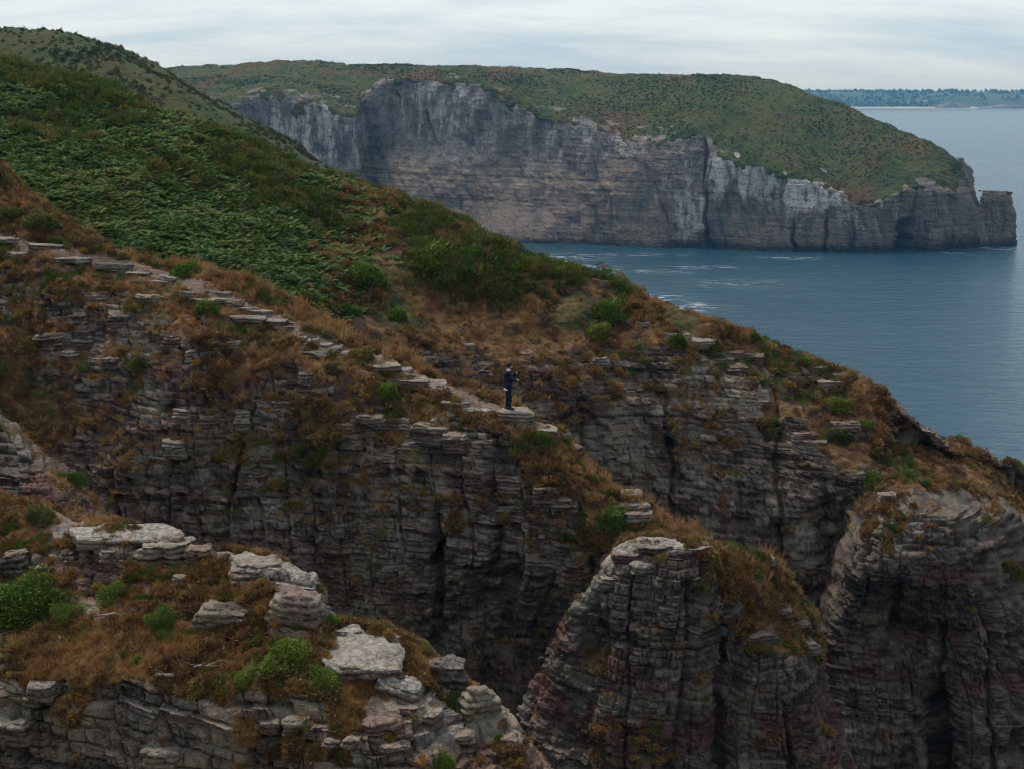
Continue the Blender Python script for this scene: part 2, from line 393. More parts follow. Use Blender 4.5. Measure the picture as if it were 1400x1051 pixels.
M_HEATH = mat_leaf('rusty_heath', (.28, (.088, .050, .026)), (.46, (.200, .106, .040)), (.60, (.335, .195, .068)), (.78, (.175, .150, .048)), sc=.5, hue=.45)
def mat_scrub():
    t = NT('hill_scrub'); t.set(t.b.inputs['Base Color'], hill_veg(t, t.noise(1.3, 4, .75))); t.b.inputs['Roughness'].default_value = .9; return t.m
M_HILL = mat_scrub()
M_SILVER = mat_leaf('silver_leaf', (.3, (.20, .22, .19)), (.7, (.36, .38, .34)), sc=2, trans=.1)
M_WOOD = mat_plain('dead_wood', (.13, .11, .095), .9, .4, 14)
M_SEAWOOD = mat_leaf('far_trees', (.3, (.022, .040, .020)), (.7, (.045, .065, .030)), sc=.01, trans=0)

# ------------------------------------------------------------------ the sea
def sea():
    t = NT('sea_water')
    t.b.inputs['Base Color'].default_value = (.014, .056, .088, 1); t.b.inputs['Roughness'].default_value = .2
    t.b.inputs['IOR'].default_value = 1.333; t.b.inputs['Specular IOR Level'].default_value = .5
    w1 = t.noise(1.0, 5, .62, t.map((.16, .30, 1), rot=(0, 0, .35)), .4)
    w2 = t.noise(1.0, 4, .6, t.map((.035, .075, 1), rot=(0, 0, .5)), .3)
    w3 = t.noise(1.0, 3, .6, t.map((.7, 1.1, 1), rot=(0, 0, -.2)))
    calm = t.rng(t.noise(1.0, 3, .5, t.map((.0016, .010, 1))), .35, .65, .55, 1.1)
    hgt = t.math('ADD', t.math('ADD', t.math('MULTIPLY', w1, 1.3), t.math('MULTIPLY', w2, 1.8)), t.math('MULTIPLY', w3, .42))
    hgt = t.math('MULTIPLY', hgt, calm)
    t.set(t.b.inputs['Normal'], t.bump(hgt, .75, 1.0))
    foam = t.attr('foam')
    fn = t.rng(t.noise(1.0, 7, .72, t.map((.16, .30, 1), rot=(0, 0, .25))), .50, .60)
    ff = t.math('MULTIPLY', t.math('MULTIPLY', foam, fn), .75)
    fb = t.n('ShaderNodeBsdfDiffuse'); fb.inputs[0].default_value = (.72, .75, .76, 1)
    ms = t.n('ShaderNodeMixShader'); t.set(ms.inputs[0], ff)
    t.t.links.new(t.b.outputs[0], ms.inputs[1]); t.t.links.new(fb.outputs[0], ms.inputs[2]); t.t.links.new(ms.outputs[0], t.out.inputs[0])
    xs = np.concatenate([[-3300, -800], np.arange(-300, 400, 2.5), [800, 3300]])
    ys = np.concatenate([[-300, 0, 60, 120], np.arange(160, 640, 2.5), [700, 900, 1500, 3000, 5350]])
    X, Y = np.meshgrid(xs, ys); G = np.stack([X, Y, 0 * X], -1)
    px, py, _ = project(np.where(Y[..., None] > 100, G, np.array([0, 100., 0])))
    fo = 0 * X
    for (x, y, rx, ry, a) in [(752, 357, 26, 4.0, 1), (800, 368, 40, 5.0, .75), (900, 408, 30, 5, .8), (935, 420, 40, 7, .8), (770, 352, 60, 5, .45), (960, 366, 40, 2.5, .5), (1080, 353, 45, 2.0, .6), (860, 349, 60, 1.8, .5), (1285, 346, 30, 2.0, .5), (1350, 340, 40, 2.5, .6), (1000, 388, 60, 5, .35), (890, 372, 50, 3, .4)]:
        q = P(x, y, dsea(y)); rx_m = rx / FPX * q[1]; ry_m = abs(dsea(y + ry) - dsea(y - ry)) / 2
        fo = np.maximum(fo, a * np.exp(-(((X - q[0]) / rx_m) ** 2 + ((Y - q[1]) / ry_m) ** 2)))
    ii = grid_faces(*X.shape)[:, ::-1]
    me = mesh_np('sea', G.reshape(-1, 3), ii, [t.m], True); add_attr(me, 'foam', fo)
    tag(link('sea', me), 'blue grey sea with small ripples below the cliffs', 'sea', kind='structure')
sea()

# ------------------------------------------------------------------ terrain
def unseen_headland():      # ground the photographer stands on; unseen rise behind added to block sky light
    xs = np.linspace(-160, 160, 90); ys = np.concatenate([np.linspace(-160, -4, 50), np.linspace(-3, 14, 30)])
    X, Y = np.meshgrid(xs, ys); q = np.stack([X, Y, 0 * X], -1)
    Yw = Y + 2.0 * sst(6, 20, np.abs(X)) + .5 * fbm(q, 9, 3, 501) * sst(3, 8, np.abs(X) + np.abs(Y))
    Z = np.interp(Yw, [-160, -60, -25, -4, 1.2, 2.2, 5, 14], [84, 80, 72, 60.2, 58.2, 57.2, 44, 22]) + .4 * fbm(q, 6, 3, 502) * sst(4, 12, np.abs(X) + np.abs(Y))
    me = mesh_np('unseen_headland', np.stack([X, Y, Z], -1).reshape(-1, 3), grid_faces(*X.shape)[:, ::-1], [M_ROCK])
    for a in ATT: add_attr(me, a, np.where(Y < 0, .9, 0) if a == 'veg' else .4 + 0 * X)
    tag(link('unseen_headland', me), 'unseen heath headland under and behind the viewpoint, added to block sky light', 'terrain', kind='structure')
unseen_headland()
HEATH = .9
# second ridge: bracken slope on the left, heath and bedded cliff on the right
C = rock_sheet('heath_ridge', [
    ('off', 2, (0, 26, -24), .8), ('off', 2, (0, 5, -1.8), .9),
    [(-250,20,88,1),(0,87,85,1),(100,112,84,1),(200,148,82,1),(300,185,80,1),(400,222,79,1),(500,262,78,1),(600,300,76,1),(700,342,74,1),(800,378,73,1),(880,405,72,1),(960,432,71,.95),(1040,465,70,.85),(1120,495,69,.7),(1200,530,67,.6),(1222,552,66.5,.4),(1250,577,66,.4),(1290,607,66,.5),(1340,632,67,.3),(1400,648,69,.2),(1600,720,74,.2)],
    [(-250,120,80,1),(0,170,78,1),(200,215,76,1),(400,290,74,1),(500,325,73,1),(600,355,72,1),(700,390,71,1),(800,420,70,.95),(900,445,69.5,.7),(1000,485,68.5,.5),(1100,525,67.5,.5),(1200,565,66,.6),(1290,640,66.5,0),(1400,690,70,0),(1600,760,74,0)],
    [(-250,200,73,1),(0,250,71,1),(200,300,69.5,1),(400,360,68.5,1),(500,388,68.5,1),(600,430,68.5,.85),(700,448,68.5,.75),(800,462,68,.6),(900,495,67.6,.15),(1000,540,66.5,.1),(1100,570,65.5,.35),(1200,620,64.5,.6),(1290,700,66,0),(1400,750,70,.1),(1600,800,74,0)],
    [(-250,330,66,1),(0,360,65,1),(200,400,64,1),(400,430,63.5,1),(500,480,64,.7),(600,500,65.2,.2),(700,510,65.9,.1),(800,520,65.9,.1),(900,570,65.8,0),(1000,610,64.7,0),(1100,640,63.7,.05),(1200,690,62.5,.3),(1290,770,65,0),(1400,820,69,.2),(1600,850,73)],
    [(-250,420,64,1),(0,430,63.5,1),(200,460,63,1),(400,490,62.5,1),(500,540,63.5,.5),(600,560,64.4),(700,590,64.8),(800,620,64.6),(900,680,64.5),(1000,740,63.6),(1100,780,62.5),(1200,820,62),(1290,870,64.5),(1400,900,68),(1600,930,72)],
    ('off', 6, (0, -1.2, -8), 0), ('off', 7, (0, -2, -16), 0)],
    900, [4, 14, 50, 60, 70, 62, 40, 6], k=1.0, seed=3, lump=.55, bias=-.05, ledge=.05, flute=.9, amp=.92, clefts=[(1272,620,760,8,1.8,.05),(915,540,700,4,.7,.02),(1060,520,760,4,.6,.03)])

# spur with the path
B = rock_sheet('path_spur', [
    ('off', 2, (0, 6, -9), .9), ('off', 2, (0, 2.6, -1.2), 1),
    [(-250,120,62,1),(0,235,62,1),(60,275,61,1),(110,318,60,1),(180,347,59,1),(260,362,58.5,1),(340,395,57.5,1),(440,440,56.5,1),(520,482,55.5,1),(600,520,54.5,1),(660,546,53.5,1),(740,578,52.5,1),(800,622,51.5,1),(860,665,50.5,1),(900,690,50,1),(960,732,49.5,1),(1000,780,49,.9)],
    [(-250,230,60,.8),(0,338,58.5,.7),(100,360,57.5,.7),(200,380,56.8,.7),(300,420,55.8,.7),(400,460,54.6,.65),(500,500,53.6,.65),(600,540,52.7,.65),(660,562,52,.65),(740,590,51.3,.7),(800,650,50.2,.8),(860,710,49,.8),(900,735,48,.8),(960,760,47.5,.8),(1000,800,47,.8)],
    [(-250,330,57.5,.6),(0,430,56,.6),(100,430,55.2,.15),(150,430,54.7,.05),(230,450,54.1,.3),(300,480,53.5,.7),(400,510,52.4,.6),(500,548,51.8,.5),(600,575,51.3,.25),(660,595,50.8,.2),(740,640,49.8,.6),(800,700,48.8,.75),(860,760,47.8,.8),(900,790,47,.7),(960,820,46.5,.6),(1000,850,46,.5)],
    [(-250,460,55,.5),(0,530,54,.7),(60,545,53.4,.8),(120,550,53,.35),(220,555,52.3,.35),(300,580,51.7,.4),(350,600,51.3,.55),(400,605,51,.6),(500,625,50.5,.6),(600,650,50.1,.4),(660,665,49.7,.2),(740,710,48.8,.5),(800,770,48,.45),(860,830,47.2),(900,860,46.8),(960,880,46.4),(1000,900,46)],
    [(-250,620,53,.2),(0,640,52,.3),(60,650,51.9,.55),(120,660,51.3,.1),(200,680,50.8,0),(300,700,50.3),(400,720,49.9,.1),(500,740,49.5,.15),(600,748,49.2,.25),(660,752,49.0,.15),(740,770,48.7),(800,830,48),(860,890,47.5),(1000,950,46.5)],
    [(-250,800,52),(0,800,51.3),(200,820,50.3),(400,830,49.6),(500,830,49.7),(600,832,49.7),(680,842,50.1),(740,850,50.3),(800,890,49.3),(1000,1000,47)],
    [(-250,950,51.5),(0,950,50.8),(200,960,49.6),(400,960,49),(600,950,49.6),(740,960,49.8),(800,980,49),(1000,1080,47)],
    ('off', 8, (0, -1.5, -16), 0)],
    840, [4, 16, 30, 60, 70, 72, 60, 44, 6], k=.9, seed=8, lump=.6, bias=.02, ledge=.18, flute=.7, amp=.90, clefts=[(345,560,700,4,.8,-.25),(600,740,860,6,.6,.05),(150,620,800,5,.7,.1)])

# rock tower in front of the spur
T = rock_sheet('rock_tower', [
    ('off', 2, (0, 3.5, -16), 0), ('off', 2, (0, 1.6, -.8), .6),
    [(835,775,45.5,.1),(850,752,45.3),(870,738,45.2,0),(900,732,45.2,0),(940,736,45,.1),(980,742,45,.4),(1000,752,45,.75),(1040,757,45.5,.8),(1060,775,46,.75),(1090,815,46.5,.7),(1120,860,47,.5)],
    [(800,820,44.6,0),(830,775,44,0),(870,752,43.8,.0),(930,748,43.6,.1),(975,755,43.6,.3),(995,790,43.8,.7),(1030,810,44,.75),(1070,835,44.5,.62),(1095,850,45,.68),(1130,900,46,.35)],
    [(770,845,44.6),(800,815,43.4),(870,800,42.8),(930,795,42.7),(970,810,42.8,.2),(990,850,43,.5),(1030,870,43.2,.72),(1080,880,43.6,.66),(1110,890,44.3,.3),(1140,940,45.5,0)],
    [(750,900,44.5),(790,890,43),(870,890,42.2),(940,890,42.1),(975,900,42.6),(990,905,43,.3),(1040,905,42.5,.1),(1090,915,42.9,0),(1130,960,44,0),(1150,980,45)],
    [(720,975,44.5),(760,980,42.8),(870,980,41.6),(960,980,41.5),(985,985,42.6),(1010,985,42),(1060,985,42),(1110,990,42.5),(1150,1010,43.8),(1160,1020,45)],
    [(700,1070,44.5),(740,1070,42.5),(870,1070,41.2),(960,1070,41.1),(985,1070,42.4),(1010,1070,41.5),(1100,1070,41.9),(1160,1070,43.2),(1175,1070,45)],
    ('off', 7, (0, -1, -14), 0)],
    330, [6, 14, 22, 40, 56, 56, 56, 8], k=.8, h=.30, seed=15, lump=.3, bias=.0, ledge=-.15, flute=.55, amp=.85, arc=True, clefts=[(986,810,1100,5,.8,0),(1075,900,1100,4,.5,.05),(862,800,1100,3,.35,-.02)])

# buttress on the right
def widen(rows): return [r if r[0] == 'off' else [((q[0] if q[0] < 1290 else 1290 + (q[0] - 1290) * 1.7),) + tuple(q[1:]) for q in r] for r in rows]
D = rock_sheet('rock_buttress', widen([
    ('off', 2, (0, 7.5, 1.6), .66), ('off', 2, (0, 2.5, .5), .62),
    [(1125,815,62.5),(1148,755,62,.1),(1172,712,61.7,.4),(1200,688,61.4,.6),(1240,678,61,.4),(1290,684,61,.2),(1340,700,61.5,.1),(1372,740,62.3,0),(1400,800,63),(1450,850,64)],
    [(1120,850,61),(1150,800,60),(1180,745,59.6),(1210,715,59.2),(1250,705,59),(1290,712,59),(1320,740,59.3),(1350,800,60),(1380,860,61.5),(1420,910,63)],
    [(1110,880,60.5),(1140,850,59.2),(1180,800,58.3),(1220,780,57.8),(1260,785,57.6),(1300,795,57.8),(1330,830,58.3),(1360,860,59.2),(1390,900,60.5),(1430,940,62)],
    [(1100,950,60),(1130,920,58.8),(1170,880,58.7),(1210,850,59.2),(1250,860,59.2),(1290,870,58.8),(1330,890,58.2),(1370,910,58.5),(1410,940,60),(1450,970,62)],
    [(1110,1000,59.5),(1150,980,57.8),(1200,970,57.7),(1260,970,57.7),(1285,975,58.8),(1310,975,57.5),(1350,975,57.2),(1400,980,57.7),(1440,1000,59),(1480,1020,61)],
    [(1100,1090,58.5),(1150,1090,56.9),(1200,1090,56.6),(1260,1090,56.6),(1285,1090,57.6),(1310,1090,56.5),(1350,1090,56.2),(1400,1090,56.5),(1440,1090,58),(1480,1090,60)],
    ('off', 7, (0, -1, -20), 0)]),
    330, [26, 16, 22, 46, 60, 56, 56, 8], k=.9, h=.28, seed=22, lump=.4, bias=.05, ledge=-.3, flute=.6, amp=.9, arc=True, clefts=[(1285,850,1100,5,1.2,.02),(1192,720,830,5,.9,-.12),(1235,805,870,26,.8,0),(1350,880,1100,4,.6,.05)])

# foreground ridge
A = rock_sheet('foreground_ridge', [
    ('off', 2, (0, 3.5, -11), 0), ('off', 2, (0, 1.3, -.8), .4),
    [(-250,640,36,.8),(0,690,33,.8),(50,700,32.5,.6),(90,716,32,.1),(150,722,31.5,.0),(200,735,31,0),(250,738,30.5,0),(290,748,30,.0),(345,755,29.5,0),(390,770,29,0),(430,790,28.6,0),(445,840,28.5,0),(480,852,28.5,.4),(540,868,28.3,.6),(590,900,28,.6),(640,930,27.6,.2),(700,985,27,.1),(745,1050,26.5,.2),(800,1150,26,.3)],
    [(-250,720,33.5,.9),(0,770,31,.66),(100,775,30.3,.6),(200,775,29.7,.4),(290,790,29,.75),(390,810,28.2,.5),(440,860,27.8,.4),(500,900,27.6,.1),(560,920,27.3,.4),(600,945,27,.5),(640,980,26.6,.15),(690,1030,26,.15),(740,1100,25.5),(790,1190,25)],
    [(-250,810,31.5,1),(0,850,29.2,.78),(100,850,28.7,.74),(200,850,28.2,.72),(300,870,27.6,.64),(400,890,27,.72),(470,930,26.7,.6),(550,960,26.3,.25),(600,1000,26,.15),(650,1050,25.5,.2),(770,1230,24.5)],
    [(-250,905,29.5,.5),(0,925,27.6,.55),(100,925,27.2,.66),(200,930,26.8,.5),(300,945,26.3,.5),(400,960,25.8,.5),(470,1000,25.4,.3),(550,1040,25,.3),(600,1080,24.7,.3),(750,1270,23.8)],
    [(-250,960,29.0,.2),(0,975,27.2,.2),(60,975,27.0,.5),(110,975,26.8,.5),(150,970,26.7,0),(280,985,26.1,.0),(330,1005,25.6,.5),(400,1020,25.3,.6),(470,1050,24.9,.3),(600,1150,24),(740,1320,23)],
    [(-250,1060,28.4),(0,1080,26.7),(60,1085,26.5,.4),(110,1085,26.3,.3),(150,1085,26.2,0),(300,1095,25.6),(400,1110,24.8),(600,1230,23.4),(730,1400,22.6)],
    ('off', 7, (0, -1.2, -5), 0)],
    680, [5, 12, 50, 60, 62, 62, 56, 6], k=.72, h=.36, wd=.7, seed=31, lump=.30, lsc=2.4, bias=.13, ledge=-.2, flute=.25, amp=1.15, vegsoft=.09)

# outcrop at the left edge
A2 = rock_sheet('left_outcrop', [
    ('off', 2, (0, 4, -12), 0), ('off', 2, (0, 1.8, -.8), .5),
    [(-250,430,41,.2),(-60,520,40,.2),(0,570,39,.2),(30,600,38.6,.3),(70,640,38.2,.6),(100,668,37.9,.7),(140,712,37.5,.7),(180,770,37,.8)],
    [(-250,520,39.5,.2),(0,620,38,.0),(40,640,37.6,.1),(80,668,37.2,.45),(120,700,36.9,.6),(170,790,36.4,.4)],
    [(-250,620,38,0),(0,680,36.8,.2),(60,700,36.4,.3),(120,740,36,.4),(165,810,35.8,.3)],
    [(-250,760,36.5),(0,780,36),(60,790,35.8),(160,860,35.5)],
    ('off', 5, (0, -1, -10), 0)],
    220, [4, 10, 46, 44, 36, 4], k=.75, seed=44, lump=.25, bias=.12, ledge=-.4, flute=.3)

# hill behind on the left
E = rock_sheet('background_hill', [
    ('off', 2, (0, 160, -25), 1), ('off', 2, (0, 30, -2), 1),
    [(-250,25,265,1),(0,45,255,1),(70,47,252,1),(130,60,248,1),(180,92,244,1),(230,115,240,1),(290,150,236,1),(330,175,232,1),(400,222,228,1),(440,246,226,1),(560,320,222,.8),(640,365,220,.5)],
    [(-250,80,240,1),(0,90,236,1),(70,100,233,1),(130,112,230,1),(180,135,226,1),(230,155,224,.7),(290,180,222,.3),(330,200,221,.7),(400,240,220,.9),(440,262,218,.8),(560,335,214,.6),(640,380,212,.3)],
    [(-250,160,220,1),(0,170,216,1),(130,190,212,1),(230,215,208,.8),(290,230,207,.5),(400,280,205,.6),(440,300,204,.4),(640,420,200,.1)],
    [(-250,300,200,1),(0,310,198,1),(130,320,196,1),(290,350,194,.6),(440,380,192,.2),(640,470,188)],
    ('off', 5, (0, -5, -32), 0)],
    330, [4, 10, 50, 40, 20, 4], k=4.0, seed=52, lump=1.2, lsc=22, bias=-.05, flute=.5, vegsoft=.35)

def wl(l): return [(a, b, dsea(b, 0), 0) for a, b in l]
# far headland
F = rock_sheet('far_headland', [
    ('off', 2, (0, 500, -16), 1), ('off', 2, (0, 60, -.5), 1),
    [(120,101,800,1),(200,95,780,1),(300,92,760,1),(420,87,740,1),(480,92,730,1),(600,94,720,1),(720,98,710,1),(850,101,690,1),(950,103,670,1),(1030,110,650,1),(1090,125,632,1),(1150,148,612,1),(1220,178,590,1),(1280,205,568,1),(1305,222,560,1),(1318,240,556,.6),(1336,275,553,.0)],
    [(120,109,680,1),(300,112,668,1),(400,106,680,1),(480,122,668,1),(520,110,690,1),(600,101,690,1),(680,114,655,1),(740,130,640,1),(840,142,625,1),(950,140,600,1),(1030,160,590,1),(1100,190,575,1),(1180,222,560,1),(1240,225,552,1),(1300,245,548,1),(1318,255,549,.3),(1337,285,549,.0)],
    [(120,116,618,1),(200,118,618,1),(300,134,612,.6),(316,138,610,.45),(370,126,618,.5),(430,140,612,.45),(488,160,606,.45),(496,138,640,.5),(540,112,634,.5),(580,108,625,.5),(640,112,616,.5),(690,130,604,.5),(740,155,592,.5),(800,165,580,.5),(840,180,572,.5),(900,190,564,.5),(950,175,560,.5),(985,210,552,.5),(1060,230,545,.5),(1120,250,538,.5),(1180,278,533,.5),(1220,268,533,.5),(1250,258,535,.5),(1300,268,540,.45),(1318,280,543,.0),(1338,295,545,0)],
    [(120,180,612),(300,200,606),(430,215,606),(488,225,600),(496,218,632),(540,200,625),(640,190,607),(740,212,584),(840,232,562),(950,235,551),(1060,280,540),(1120,290,533),(1180,305,529),(1220,303,531),(1250,305,537),(1280,300,534),(1339,310,542)],
    [(120,260,606),(300,275,600),(430,280,598),(488,285,594),(496,285,618),(540,280,608),(640,270,592),(740,285,572),(840,300,554),(950,303,545),(1060,322,536),(1120,327,530),(1180,332,526),(1215,332,527),(1232,330,536),(1252,330,536),(1270,328,529),(1340,325,541)],
    wl([(120,306),(300,316),(430,318),(488,319),(496,314),(540,317),(640,325),(690,331),(800,335),(900,340),(950,338),(1000,342),(1060,344),(1120,345),(1180,347),(1215,346),(1232,342),(1252,342),(1270,345),(1300,342),(1341,338)]),
    ('off', 7, (0, -2, -3), 0)],
    760, [4, 8, 44, 46, 56, 56, 40, 4], k=5.0, h=.36, wd=.36, seed=61, lump=2.2, lsc=32, bias=.10, ledge=-.6, flute=.55, fsc=1.5, amp=.42, terr=.2, dip=(.03, 0), vegsoft=.55, clefts=[(1243,308,360,12,13,0),(1168,300,360,3,4,0),(1082,310,360,4,5,0),(962,190,345,4,5,.02),(1128,300,360,3,4,0)])

# ------------------------------------------------------------------ meshes: blocks one can pick apart become children of their cliff
ZB = np.full((530, 704), 1e9)
def zsplat(X):
    px, py, f = project(X); i = (px / 2).astype(int); j = (py / 2).astype(int)
    ok = (i >= 0) & (i < 700) & (j >= 0) & (j < 525) & (f > 1)
    np.minimum.at(ZB, (j[ok], i[ok]), f[ok])
for s in SHEETS.values(): zsplat(s['G'].reshape(-1, 3))
def pale_at(name, spots):
    s = SHEETS[name]; px, py, _ = project(s['G']); a = s['pale']
    for (x, y, rx, ry, v) in spots:
        a[:] = np.maximum(a, v * np.clip(1.6 * np.exp(-(((px - x) / rx) ** 2 + ((py - y) / ry) ** 2)) - .1, 0, 1))
pale_at('far_headland', [(1010, 245, 90, 28, .9), (1110, 265, 60, 30, 1), (430, 190, 70, 50, .8), (600, 145, 60, 45, .55), (945, 290, 25, 45, .8), (1190, 285, 60, 30, .6), (1000, 225, 40, 20, 1), (800, 200, 80, 30, .35)])
pale_at('foreground_ridge', [(150, 728, 70, 12, 1), (230, 745, 35, 14, .9), (345, 770, 50, 16, .8), (410, 800, 35, 35, .7), (490, 900, 60, 28, 1), (590, 900, 25, 18, .5), (330, 830, 60, 22, .7), (620, 940, 40, 25, .5), (600, 985, 70, 30, .5), (220, 965, 60, 22, .5), (240, 1000, 60, 30, .25)])
pale_at('rock_tower', [(905, 742, 70, 10, 1), (845, 765, 30, 16, .7), (805, 810, 25, 20, .5)])
pale_at('path_spur', [(40, 335, 50, 8, .6), (200, 375, 70, 8, .6), (330, 425, 60, 14, .6), (420, 470, 50, 10, .6), (540, 508, 60, 9, .6), (700, 565, 40, 8, .6), (860, 680, 25, 25, .4)])
pale_at('rock_buttress', [(1272, 890, 8, 16, 1), (1270, 915, 10, 8, .7)])

def wn(m, sc, s): return fbm(m, sc, 3, s)
PATHL = np.array([(-60,316),(0,327),(60,343),(120,356),(200,371),(260,388),(310,411),(360,433),(400,455),(450,475),(520,497),(580,521),(620,536),(660,555),(700,566),(750,588)], float)
def offpath(px, py): return sst(5, 12, np.abs(py - np.interp(px, PATHL[:, 0], PATHL[:, 1])) + 100 * (px > 760))
CREST = np.array([(-250,20),(0,87),(200,148),(400,222),(600,300),(700,342),(800,378),(960,432),(1200,530),(1400,648)], float)
def below(px, py): return py - np.interp(px, CREST[:, 0], CREST[:, 1])
def brk(m, px, py):      # where the bracken grows on the second ridge
    b = below(px, py)
    return sst(-45, 0, b + 30 * wn(m, 6, 200)) * sst(110, -110, px - 440 + (py - 330) * .25 + 70 * wn(m, 7, 201))
_px, _py, _ = project(C['G']); C['grn'] = np.maximum(C['grn'], brk(C['G'], _px, _py)); del _px, _py
def build_sheet(s, mat, label, nblocks=0, smooth=False):
    G = s['G']; nv, nu = G.shape[:2]; X = G.reshape(-1, 3)
    Fq = grid_faces(nv, nu); take = np.zeros(len(Fq), bool); groups = []
    if nblocks:
        px, py, f = project(X); i = (px / 2).astype(int); j = (py / 2).astype(int)
        ok = (i >= 2) & (i < 698) & (j >= 2) & (j < 523)
        vis = np.zeros(len(X), bool); vis[ok] = f[ok] < ZB[j[ok], i[ok]] + .8
        cid = s['cid'].reshape(-1); rk = (s['rock'].reshape(-1) > .5) & (s['veg'].reshape(-1) < .75)
        c = cid[Fq]; same = (c == c[:, :1]).all(1) & rk[Fq].all(1) & vis[Fq].any(1)
        idx = np.nonzero(same)[0]; u, inv, cnt = np.unique(c[idx, 0], return_inverse=True, return_counts=True)
        order = np.argsort(-cnt); order = [o for o in order if 24 <= cnt[o] <= 1500][:nblocks]
        srt = np.argsort(inv, kind='stable'); st = np.concatenate([[0], np.cumsum(cnt)])
        for o in order:
            fi = idx[srt[st[o]:st[o + 1]]]
            ext = project(X[np.unique(Fq[fi])])
            if np.ptp(ext[0]) < 9 or np.ptp(ext[0]) > 120 or np.ptp(ext[1]) > 120 or np.ptp(X[np.unique(Fq[fi])], 0).max() > 2.2: continue
            groups.append(fi); take[fi] = True
    me = mesh_np(s['name'], X, Fq[~take], [mat], smooth)
    for a in ATT: add_attr(me, a, s[a])
    root = tag(link(s['name'], me), label, 'terrain', kind='structure')
    nn = s['n'].reshape(-1, 3); fl = {a: s[a].reshape(-1) for a in ATT}
    for fi in groups:
        q = Fq[fi]; vs, inv = np.unique(q, return_inverse=True); q = inv.reshape(-1, 4); V = X[vs]
        e = np.concatenate([q[:, [0, 1]], q[:, [1, 2]], q[:, [2, 3]], q[:, [3, 0]]])
        key = {}
        for a, b in e.tolist(): key[(a, b)] = 1
        bd = [(a, b) for a, b in key if (b, a) not in key]
        c0 = V.mean(0); m = nn[vs].mean(0); back = c0 - m / (np.linalg.norm(m) + 1e-6) * min(.30, .30 * np.ptp(V, 0).max())
        k = len(V); V2 = np.concatenate([V, back[None]]) - c0
        faces = q.tolist() + [[b, a, k] for a, b in bd]
        bm = bpy.data.meshes.new('rock_block'); bm.from_pydata(V2.tolist(), [], faces); bm.materials.append(mat)
        if smooth: bm.polygons.foreach_set('use_smooth', np.ones(len(faces), bool))
        for a in ATT: add_attr(bm, a, np.append(fl[a][vs], 0))
        o = link('rock_block', bm, root); o.location = c0.tolist()
    return root
R_C = build_sheet(C, M_ROCK, 'heath covered ridge with bracken slope and bedded cliff', 300)
R_B = build_sheet(B, M_ROCK, 'blocky brown cliff spur carrying the stepped path', 300)
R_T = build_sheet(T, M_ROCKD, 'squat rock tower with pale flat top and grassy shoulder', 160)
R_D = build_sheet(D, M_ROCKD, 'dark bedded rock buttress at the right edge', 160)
R_A = build_sheet(A, M_ROCKF, 'nearest rocky ridge with green cushions and pale slabs', 220)
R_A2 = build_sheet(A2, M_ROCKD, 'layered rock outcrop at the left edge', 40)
R_E = build_sheet(E, M_FAR, 'dull green rounded hill behind the bracken slope', 0)
R_F = build_sheet(F, M_FAR, 'far headland with tall sea cliff and grassy top', 0)

# ------------------------------------------------------------------ sea stacks at the tip of the headland
def arc(cx, w, py, d, dep, veg=0):
    return [(cx + w * math.sin(a), py, d + dep * (1 - math.cos(a)), veg) for a in np.linspace(-1.45, 1.45, 9)]
def stack(name, label, rows, seed, cat='sea stack'):
    s = rock_sheet(name, [('off', 1, (0, 6, -.5), .3)] + rows + [('off', len(rows), (0, -1, -3), 0)], 90, [6] + [18] * (len(rows) - 1) + [4], k=3.2, seed=seed, lump=.8, lsc=9, bias=.4, ledge=-.6, flute=.5, amp=.7, dip=(.03, 0))
    zs = s['G'][0].copy(); s['G'][0] = zs * .3 + zs.mean(0) * .7
    o = build_sheet(s, M_FAR, label); del o['kind']; o['category'] = cat
stack('sea_stack', 'square brown sea stack standing off the headland tip', [arc(1364, 22, 262, 556, 5), arc(1363, 25, 272, 554, 6), arc(1362, 27, 300, 553, 7), arc(1361, 32, 325, 552, 8), arc(1361, 33, 337, dsea(337), 9)], 71)
stack('rock_pinnacle', 'thin knobbly rock pinnacle at the end of the grassy headland', [arc(1314, 4, 217, 556, 1), arc(1314, 4.5, 224, 555, 1), arc(1318, 10, 229, 554, 3), arc(1320, 11, 245, 552, 3), arc(1322, 15, 275, 550, 5), arc(1327, 22, 310, 548, 7), arc(1328, 26, 339, dsea(339), 9)], 72, 'pinnacle')
stack('sea_rock', 'small dark rock awash in foam below the ridge', [arc(822, 3, 361, dsea(364), 2), arc(821, 8, 363, dsea(366), 3), arc(820, 12, 367, dsea(367), 4)], 73, 'rock')
stack('sea_rock', 'tiny dark rock beside the white surf', [arc(768, 3, 354.5, dsea(357), 1.5), arc(768, 6, 356, dsea(358), 2), arc(768, 9, 358.5, dsea(358.5), 3)], 74, 'rock')

